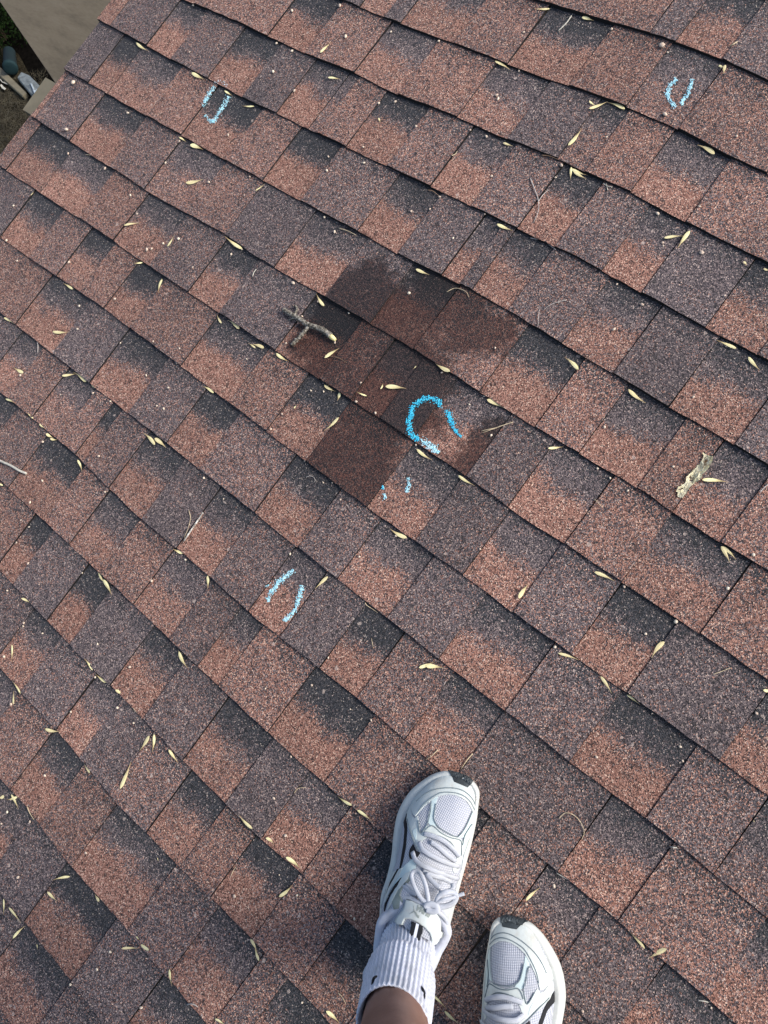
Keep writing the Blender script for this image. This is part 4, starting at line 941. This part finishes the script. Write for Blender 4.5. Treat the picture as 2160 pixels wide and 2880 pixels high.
overlay('saddle_panel', [Q(*p) for p in ((480, 1355), (520, 1360), (545, 1420), (530, 1480), (470, 1560), (430, 1659), (300, 1720), (200, 1720), (290, 1560), (380, 1440))], mintL, .0009)
for i, pl in enumerate([((330, 100), (400, 60), (520, 0), (440, 170), (330, 350), (240, 560), (215, 640), (250, 420)), ((560, 90), (640, 60), (600, 180), (440, 360), (300, 640), (265, 690), (330, 480), (440, 260)), ((200, 330), (290, 180), (240, 420), (150, 720), (110, 900), (130, 620))]):
    overlay('side_blade', [Z3(*p) for p in pl], whiteL, .0016, 4)
for i, pl in enumerate([((440, 30), (470, 20), (300, 330), (265, 420), (330, 230)), ((500, 160), (440, 290), (330, 420), (300, 450), (400, 270)), ((330, 420), (270, 560), (235, 680), (250, 560))]):
    overlay('black_slot', [Z3(*p) for p in pl], blackM, .0019, 3)
overlay('ankle_panel', [Z3(*p) for p in ((620, 90), (640, 200), (520, 290), (470, 430), (520, 520), (450, 640), (380, 650), (355, 560), (380, 440), (470, 300))], simple('olive_grey_lining', (.20, .23, .21), .8, 60, .3), .0012, 4)
# tongue pad standing a little above the laces
def lifted(name, poly, h_of, m, step=5, th=.004, only_left=False):
    V, F = grid_poly(dense(poly, step), step * 1.05); bm = bmesh.new()
    P = [LI @ at(x, y, h_of(x, y)) for x, y in V]; tv = [bm.verts.new(p) for p in P]
    for f in F: bm.faces.new([tv[i] for i in f])
    bmesh.ops.recalc_face_normals(bm, faces=bm.faces)
    if sum(f.normal.z for f in bm.faces) < 0: bmesh.ops.reverse_faces(bm, faces=bm.faces)
    bmesh.ops.solidify(bm, geom=list(bm.faces), thickness=th); flush(name, bm, m, only_left)
tc0, tc1 = Vector(Z3(820, 600)), Vector(Z3(760, 1050))
tdir = (Vector(Z3(590, 1000)) - Vector(Z3(680, 560))).normalized()
def th_(x, y):
    v = Vector((x, y)) - tc0; along = v.dot(tdir); across = v.dot(Vector((-tdir.y, tdir.x)))
    return .1155 + .00012 * along - .0000032 * across * across
pad = [Z3(*p) for p in ((560, 500), (640, 520), (760, 570), (900, 640), (1000, 680), (1075, 760), (1110, 860), (1110, 1010), (1080, 1140), (1030, 1205), (970, 1180), (965, 1090), (930, 1010), (850, 930), (740, 850), (620, 800), (540, 790), (510, 850), (500, 890), (410, 880), (385, 830), (440, 740), (510, 660))]
lifted('tongue', pad, th_, whiteL)
lifted('tongue_lining', [Z3(*p) for p in ((510, 870), (530, 800), (620, 795), (740, 845), (850, 925), (935, 1000), (970, 1090), (965, 1150), (880, 1110), (780, 1060), (640, 1000), (560, 940))], lambda x, y: th_(x, y) - .0035, meshF, th=.003)
taga, tagb = [(660, 835), (825, 915), (765, 1205), (595, 1100)], None
def tagpoly(f0, f1):
    L = lambda a, b, f: (a[0] + (b[0] - a[0]) * f, a[1] + (b[1] - a[1]) * f)
    return [Z3(*L(taga[0], taga[1], f0)), Z3(*L(taga[0], taga[1], f1)), Z3(*L(taga[3], taga[2], f1)), Z3(*L(taga[3], taga[2], f0))]
tagh = lambda x, y: th_(x, y) + .0015
lifted('pull_tab', tagpoly(0, .38), tagh, blackM, 4, .0012); lifted('pull_tab', tagpoly(.383, .637), tagh, simple('white_webbing', (.72, .74, .80), .8), 4, .0011); lifted('pull_tab', tagpoly(.64, 1), tagh, blackM, 4, .0012)
# lettering and leaping cat print on the tongue, upside down in the photograph
fc = bpy.data.curves.new('tongue_print', 'FONT'); fc.body = 'PUMA'; fc.size = 1.0; fc.space_character = 1.02; fc.offset = 0.055
fo = bpy.data.objects.new('tongue_print', fc); COL.objects.link(fo); bpy.context.view_layer.update()
me = bpy.data.meshes.new_from_object(fo.evaluated_get(bpy.context.evaluated_depsgraph_get())); bpy.data.objects.remove(fo)
xs = [v.co.x for v in me.vertices]; w0, w1 = min(xs), max(xs); hh = max(v.co.y for v in me.vertices)
pA, pB = Vector(Z3(955, 715)), Vector(Z3(735, 588)); dn = Vector((pA.y - pB.y, -(pA.x - pB.x))).normalized(); dn = dn if dn.y > 0 else -dn; dn = (dn + Vector((-.0, .0))).normalized()
# text runs right to left in the picture, its feet up
def txt(x, y):
    f = (x - w0) / (w1 - w0); g = y / hh
    p = pA.lerp(pB, f) + dn * (g * 15.5 - 1.5); return p
vs = []
for v in me.vertices:
    p = txt(v.co.x, v.co.y); vs.append(LI @ at(p.x, p.y, th_(p.x, p.y) + .0004))
bm = mesh_bm(vs, [list(p.vertices) for p in me.polygons]); flush('tongue_print', bm, greyP, True)
cat = [Z3(*p) for p in ((676, 592), (684, 600), (690, 660), (700, 680), (720, 690), (745, 738), (778, 752), (762, 760), (768, 790), (742, 782), (716, 750), (700, 705), (680, 694), (640, 712), (618, 726), (622, 716), (660, 692), (678, 676), (682, 640))]
V, F = grid_poly(cat, 30); bm = mesh_bm([LI @ at(x, y, th_(x, y) + .0004) for x, y in V], F); flush('tongue_print', bm, greyP, True)
# stitching
for path in ([(555, 560), (640, 480), (740, 420), (870, 385), (980, 375), (1080, 382), (1180, 412), (1270, 480), (1325, 570), (1352, 680), (1355, 800)],
             [(575, 700), (650, 600), (760, 510), (870, 445), (980, 435), (1100, 450), (1200, 490), (1280, 570), (1325, 670)],
             [(815, 590), (795, 700), (790, 810), (850, 910), (960, 985), (1080, 1040), (1130, 1010), (1200, 910), (1300, 690)],
             [(735, 580), (745, 620), (715, 760), (700, 860), (620, 980), (590, 960), (575, 820)],
             [(660, 960), (720, 905), (780, 900), (880, 990), (1000, 1050), (1110, 1075), (1150, 1110), (1148, 1240), (1150, 1290)],
             [(780, 1010), (900, 1050), (1000, 1110), (1060, 1190)], [(425, 800), (470, 960), (520, 1130), (560, 1225)],
             [(1165, 1150), (1200, 1010), (1290, 860)]):
    cord('stitching', [Q(*p) for p in path], .0008, stitchM, .0019, 1.0, n=5)
# laces
for path, ar in (([(655, 1005), (760, 1025), (900, 1080), (1020, 1180), (1105, 1300)], .004), ([(740, 1115), (850, 1190), (960, 1290), (1060, 1370)], .001),
                 ([(590, 1120), (650, 1220), (790, 1310), (950, 1385), (1105, 1440)], .004), ([(505, 1255), (560, 1370), (700, 1450), (880, 1530), (1095, 1610)], .005),
                 ([(640, 1500), (760, 1560), (900, 1600), (1000, 1659)], .002)):
    cord('lace', [Q(*p) for p in path], .0038, laceM, .0038, .38, arch=ar)
def lift_cord(path, hs, rad=.0033): cord('lace', [Z3(*p) for p in path], rad, laceM, 0, .6, hs=hs)
H0 = .112
lift_cord([(900, 550), (800, 480), (700, 310), (650, 150), (670, 70), (740, 55), (800, 110), (860, 250), (895, 400), (915, 540)], [H0 + .004, H0 + .004, H0 + .002, H0 - .002, H0 - .004, H0 - .003, H0 + .001, H0 + .004, H0 + .006, H0 + .004])
lift_cord([(1040, 540), (1080, 450), (1180, 385), (1290, 385), (1345, 450), (1300, 550), (1190, 600), (1060, 610)], [H0 + .003, H0 + .002, H0 + .001, H0 - .004, H0 - .006, H0 - .002, H0 + .001, H0 + .003], .0042)
lift_cord([(870, 560), (760, 540), (640, 480), (540, 460), (480, 465)], [H0 + .002, H0, H0 - .006, H0 - .012, H0 - .016])
lift_cord([(720, 430), (640, 380), (560, 310), (520, 285)], [H0 - .006, H0 - .009, H0 - .013, H0 - .016], .0026)
lift_cord([(560, 260), (660, 330), (760, 440), (860, 560)], [H0 - .014, H0 - .010, H0 - .006, H0], .0026)
lift_cord([(1030, 560), (1150, 500), (1290, 470), (1360, 440), (1470, 405)], [H0 + .004, H0 + .004, H0 - .002, H0 - .006, H0 - .008], .0026)
lift_cord([(1000, 640), (1080, 700), (1170, 790), (1200, 900)], [H0 + .001, H0 - .004, H0 - .012, H0 - .022], .0038)
lift_cord([(860, 620), (900, 580), (960, 570), (1030, 600), (1050, 660), (980, 680), (880, 650)], [H0 + .005] * 7, .0048)
lift_cord([(1290, 250), (1290, 330), (1200, 380), (1080, 400)], [H0 - .016, H0 - .012, H0 - .006, H0 - .002], .0036)
lift_cord([(880, 100), (960, 200), (1100, 330)], [H0 - .012, H0 - .008, H0 - .004], .0038)
# collar ring
cpts = [(540, 540), (450, 655), (330, 720), (225, 790), (170, 900), (145, 1080), (125, 1260), (118, 1430)]
P = [LI @ at(*Z3(*p), h) for p, h in zip(cpts, (.098, .094, .090, .087, .085, .083, .083, .084))]
P2 = [LI @ at(*Z3(*p), h) for p, h in zip(((1050, 660), (1150, 830), (1200, 980), (1165, 1100), (1090, 1240), (1040, 1330)), (.096, .090, .086, .084, .083, .083))]
back = [Vector((-.002, -.016, .082)), Vector((-.012, .010, .086)), Vector((-.004, .036, .083))]
ring = smooth_path(P + [Vector((.012, -.028, .081))] + back + [Vector((.03, .052, .081))] + P2[::-1], 4)
bm = bmesh.new(); tube(bm, ring, .0072, 10); flush('collar', bm, fabric('collar_lining', (.46, .49, .57), (.60, .63, .71), 3000))
def collar_wall():
    bm = bmesh.new(); R_ = []
    for p in ring:
        q = p.copy(); q.z = .03; c0 = Vector((.055, .012, 0)); d = (Vector((q.x, q.y, 0)) - c0); q2 = Vector((c0.x + d.x * 1.02, c0.y + d.y * 1.06, .028))
        q2.y = max(interp(SOLE, q2.x, 1) + .004, min(interp(SOLE, q2.x, 2) - .003, q2.y)); q2.x = max(q2.x, .002); R_.append((bm.verts.new(p + Vector((0, 0, -.003))), bm.verts.new(q2)))
    for a, b in zip(R_, R_[1:]): bm.faces.new((a[0], b[0], b[1], a[1]))
    flush('heel_counter', bm, whiteL)
collar_wall()

# ---------------- body: one continuous skin
def ringc(x, y, h, rp):                 # centre in the roof frame and metric radius
    c0 = at(x, y, h); return c0, rp * (CAMR - c0).length / FPX
LEGPX = [(1150, 2640, .055, 66), (1146, 2668, .085, 68), (1140, 2700, .115, 67), (1136, 2728, .142, 66), (1124, 2760, .165, 79), (1114, 2822, .20, 80), (1103, 2886, .24, 81)]
SOCKR = [ringc(*q) for q in LEGPX]
VU = Vector((0, sp_, cp))               # straight up, in the roof frame
cuffc, cuffr = SOCKR[-1]; dleg = (SOCKR[-1][0] - SOCKR[-3][0]).normalized()
kneeL = at(1120, 3290, .50); hipL = kneeL + Vector((.03, -.16, .36)); pel = hipL + Vector((.10, .0, .05))
RT = Vector((.566515, -.3694, 0)); ang = math.radians(12); A2_ = Matrix.Rotation(ang, 3, 'Z') @ A_; B2_ = Vector((A2_.y, -A2_.x, 0))
O2 = RT - A2_ * .3155 + B2_ * .010; O2.z = .0062
RIGHTM = Matrix(((A2_.x, -B2_.x * .95, 0, O2.x), (A2_.y, -B2_.y * .95, 0, O2.y), (0, 0, 1, O2.z), (0, 0, 0, 1)))
anR = RIGHTM @ Vector((.055, .012, .09)); cuffR = anR + Vector((.01, -.045, .15)); kneeR = anR + Vector((.03, -.09, .42)); hipR = hipL + Vector((.20, 0, 0))
chest = pel + VU * .40 + Vector((0, -.02, 0)); neck = chest + VU * .13; head = neck + VU * .12 + Vector((0, .05, 0))
shL = chest + Vector((-.17, 0, .06)); shR = chest + Vector((.17, 0, .06)); elL = shL + Vector((-.10, .0, -.27)); elR = shR + Vector((.10, .0, -.27))
handL = elL + Vector((.02, -.10, -.24)); handR = elR + Vector((-.02, -.10, -.24))
print('KNEE', kneeL - cuffc)
J = [pel, hipL, kneeL, cuffc + Vector((0, 0, -.01)), SOCKR[2][0], hipR, kneeR, cuffR, anR, chest, neck, head, shL, elL, handL, shR, elR, handR, pel.lerp(chest, .5), head + VU * .08, kneeL.lerp(cuffc, .45), kneeR.lerp(cuffR, .45)]
EDG = [(0, 1), (1, 2), (2, 20), (20, 3), (3, 4), (0, 5), (5, 6), (6, 21), (21, 7), (7, 8), (0, 18), (18, 9), (9, 10), (10, 11), (11, 19), (9, 12), (12, 13), (13, 14), (9, 15), (15, 16), (16, 17)]
RAD = [.12, .085, .058, cuffr * 1.0, .034, .085, .056, .041, .034, .13, .055, .085, .05, .04, .026, .05, .04, .026, .12, .075, .055, .055]
for (hand, el, sg) in ((14, 13, 1), (17, 16, -1)):       # fingers
    hb = J[hand]; d = (J[hand] - J[el]).normalized(); side = Vector((0, 1, 0)).cross(d).normalized(); fr = d.cross(side)
    palm = hb + d * .07; J.append(palm); EDG.append((hand, len(J) - 1)); RAD.append(.030); pi = len(J) - 1
    for fi, (o_, L_) in enumerate(((-.030, .062), (-.010, .075), (.010, .070), (.028, .055))):
        b0 = palm + side * o_ + d * .025; J.append(b0); EDG.append((pi, len(J) - 1)); RAD.append(.0095)
        J.append(b0 + d * L_ * .55 + fr * .012); EDG.append((len(J) - 2, len(J) - 1)); RAD.append(.0085)
        J.append(b0 + d * L_ * .85 + fr * .034); EDG.append((len(J) - 2, len(J) - 1)); RAD.append(.0075)
    J.append(hb + d * .03 + side * .04 * sg); EDG.append((hand, len(J) - 1)); RAD.append(.011)
    J.append(hb + d * .075 + side * .058 * sg); EDG.append((len(J) - 2, len(J) - 1)); RAD.append(.0095)
me = bpy.data.meshes.new('person'); org = Vector((O_.x + .05, O_.y, 0)); me.from_pydata([tuple(j - org) for j in J], EDG, []); me.update()
k = NB('skin'); v = k.n('ShaderNodeTexCoord').outputs['Object']; c = k.ramp(k.noise(v, 30, 4), [(.3, (.20, .108, .080)), (.7, (.27, .155, .118))]); k.l(c, k.b.inputs['Base Color'])
k.b.inputs['Roughness'].default_value = .5; k.b.inputs['Subsurface Weight'].default_value = .08; k.b.inputs['Subsurface Radius'].default_value = (.01, .004, .002); k.bump(k.noise(v, 500, 3), .0006, .5); skinM = k.m
person = obj('person', me, skinM); person.matrix_world = ROOF @ Matrix.Translation(org)
tag(person, 'person in white running sneakers and lavender white ribbed socks standing on the roof', 'person')
md = person.modifiers.new('skin', 'SKIN'); md.use_smooth_shade = True
for i, sv in enumerate(me.skin_vertices[0].data): sv.radius = (RAD[i], RAD[i]); sv.use_root = (i == 0)
person.modifiers.new('sub', 'SUBSURF').levels = 2; person.modifiers['sub'].render_levels = 2
PINV = Matrix.Translation(-org)         # roof frame -> person frame
# shoes
for nm_i, (mt, mirror) in enumerate(((LEFTM, False), (RIGHTM, True))):
    so = empty('shoe'); so.parent = person; so.matrix_local = PINV @ mt
    so['label'] = 'left white running sneaker pointing up the roof' if not mirror else 'right white running sneaker cut by the bottom edge'
    for (nm, vs, fs, m, only) in PIECES:
        if mirror and only: continue
        me = pyd(nm, vs, [f[::-1] for f in fs] if mirror else fs); me.materials.append(m)
        me.polygons.foreach_set('use_smooth', [nm in ('upper', 'lace', 'collar', 'midsole', 'tongue', 'heel_counter')] * len(me.polygons))
        o = bpy.data.objects.new(nm, me); COL.objects.link(o); o.parent = so
# socks: ribbed tubes with a folded cuff
def sock(rings, name='sock'):
    n = 200; vs, fs = [], []
    Cs = [c for c, _ in rings]; Rs = [r for _, r in rings]; R_ = []
    m = 60
    for i in range(m + 1):
        f = i / m * (len(Cs) - 1); j = min(int(f), len(Cs) - 2); t = f - j; t2 = t * t * (3 - 2 * t)
        R_.append((Cs[j].lerp(Cs[j + 1], t), Rs[j] + (Rs[j + 1] - Rs[j]) * t2, i / m))
    e = len(R_) - 1; ct, rt_, _ = R_[-1]
    R_ += [(ct + Vector((0, 0, .0015)), rt_ - .0012, 1), (ct + Vector((0, 0, .0005)), rt_ - .003, 1), (ct + Vector((0, 0, -.015)), rt_ - .0034, 1)]
    for i, (c0, rd, f) in enumerate(R_):
        fold = .0032 / (1 + math.exp(-(f - .58) * 90)) ; dent = -.0022 * math.exp(-((f - .575) / .012) ** 2)
        wr = .0010 * math.sin(f * 95) * (1 if .12 < f < .48 else 0)
        for j in range(n):
            a = 2 * math.pi * j / n; rib = .0011 * math.sin(a * 44) * (1 if i <= e else .3)
            rr = rd + rib + fold + dent + wr * (1 + math.sin(a * 2 + 1)) * .5 + .0006 * noise.noise(Vector((math.cos(a) * 2, math.sin(a) * 2, f * 9)))
            vs.append(c0 + Vector((math.cos(a) * rr, math.sin(a) * rr, .0015 * math.sin(a * 3 + f * 4) * (f < .55))))
    for i in range(len(R_) - 1):
        for j in range(n): fs.append((i * n + j, i * n + (j + 1) % n, (i + 1) * n + (j + 1) % n, (i + 1) * n + j))
    me = pyd(name, [v - org for v in vs], fs); o = obj(name, me, sockM, person, smooth=True); return o, vs, fs
so1, svs, sfs = sock(SOCKR)
SB = BVHTree.FromPolygons(svs, sfs)
sockr = [(RIGHTM @ Vector((.075, .012, .05)), .032), (RIGHTM @ Vector((.066, .012, .08)), .035), (anR + Vector((0, 0, .03)), .036), (anR.lerp(cuffR, .45), .037), (anR.lerp(cuffR, .6), .042), (anR.lerp(cuffR, .8), .044), (cuffR, .046)]
sock(sockr)
Z4 = lambda x, y: (880 + x * 380 / 1659, 2620 + y * 380 / 1659)
for nm, path in (('check_mark', ((790, 548), (765, 575), (742, 610), (720, 655))), ('check_mark', ((1332, 675), (1350, 730), (1362, 780), (1376, 832)))):
    P = []
    for p in path:
        h = SB.ray_cast(CAMR, ray(*Z4(*p)).normalized()); q = h[0] if h[0] is not None else at(*Z4(*p), .2); P.append(q + (h[1] if h[0] is not None else Vector((0, 0, 1))) * .0006 - org)
    bm = bmesh.new(); P = smooth_path(P, 5); tube(bm, P, [.0005 + .0021 * math.sin(math.pi * min(1, i / len(P) * 1.1)) ** .8 for i in range(len(P))], 8, flat=.5); obj(nm, bm, blackM, so1)
# clothes and hair, above and behind the camera
def cloth_tube(name, rings, m, par, n=40):
    vs, fs = [], []
    for i, (c0, ax_, rx, ry) in enumerate(rings):
        z = ax_.normalized(); x = Vector((1, 0, 0)); x = (x - z * x.dot(z)).normalized(); y = z.cross(x)
        for j in range(n):
            a = 2 * math.pi * j / n; w_ = 1 + .03 * noise.noise(Vector((math.cos(a) * 2, math.sin(a) * 2, i * .6)))
            vs.append(c0 + x * math.cos(a) * rx * w_ + y * math.sin(a) * ry * w_ - org)
    for i in range(len(rings) - 1):
        for j in range(n): fs.append((i * n + j, i * n + (j + 1) % n, (i + 1) * n + (j + 1) % n, (i + 1) * n + j))
    o = obj(name, pyd(name, vs, fs), m, par, smooth=True); sl = o.modifiers.new('s', 'SOLIDIFY'); sl.thickness = .003; return o
shortM = simple('navy_shorts', (.02, .024, .035), .9, 40, .3); shirtM = simple('grey_shirt', (.16, .16, .17), .9, 30, .15)
sho = cloth_tube('shorts', [(hipL.lerp(hipR, .5) + VU * q, VU, .185 - .02 * i / 4, .135) for i, q in enumerate((-.06, -.01, .05, .11, .17))], shortM, person)
for (h_, k_) in ((hipL, kneeL), (hipR, kneeR)):
    cloth_tube('trouser_leg', [(h_.lerp(k_, f), k_ - h_, .10 - .008 * f, .10) for f in (0.0, .3, .6, .85)], shortM, sho)
shi = cloth_tube('shirt', [(pel + VU * q, VU, rx, ry) for q, rx, ry in ((.06, .165, .13), (.15, .165, .125), (.28, .185, .13), (.40, .20, .13), (.47, .17, .11), (.51, .10, .085), (.53, .065, .065))], shirtM, person)
for (a_, b_) in ((shL, elL), (shR, elR)):
    cloth_tube('sleeve', [(a_.lerp(b_, f), b_ - a_, .072 - .008 * f, .068) for f in (-.15, .2, .6, .85)], shirtM, shi)
bm = bmesh.new(); bmesh.ops.create_uvsphere(bm, u_segments=24, v_segments=16, radius=.105)
for v in list(bm.verts):
    if v.co.y > .02 and v.co.z < .045: bm.verts.remove(v)
    elif v.co.z < -.05: bm.verts.remove(v)
o = obj('hair', bm, simple('black_hair', (.012, .010, .009), .7, 90, .4, .004), person, smooth=True); o.location = head + VU * .045 - org; o.rotation_euler = (PITCH * -1, 0, 0); o.scale = (.88, 1.0, 1.05)
for (nm, off, r_, c_) in (('nose', (0, .098, .01), .014, None), ('ear', (-.088, .0, .01), .02, None), ('ear', (.088, .0, .01), .02, None), ('eye', (-.032, .088, .035), .011, (.7, .7, .68)), ('eye', (.032, .088, .035), .011, (.7, .7, .68)), ('lips', (0, .092, -.028), .013, (.22, .08, .07))):
    bm = bmesh.new(); bmesh.ops.create_uvsphere(bm, u_segments=12, v_segments=8, radius=r_); o = obj(nm, bm, skinM if c_ is None else simple(nm + '_tone', c_, .4), person, smooth=True)
    o.location = head + Vector(off) - org
    o.scale = (1.6, .5, .5) if nm == 'lips' else (.5, 1, 1.4) if nm == 'ear' else (1, 1, 1)
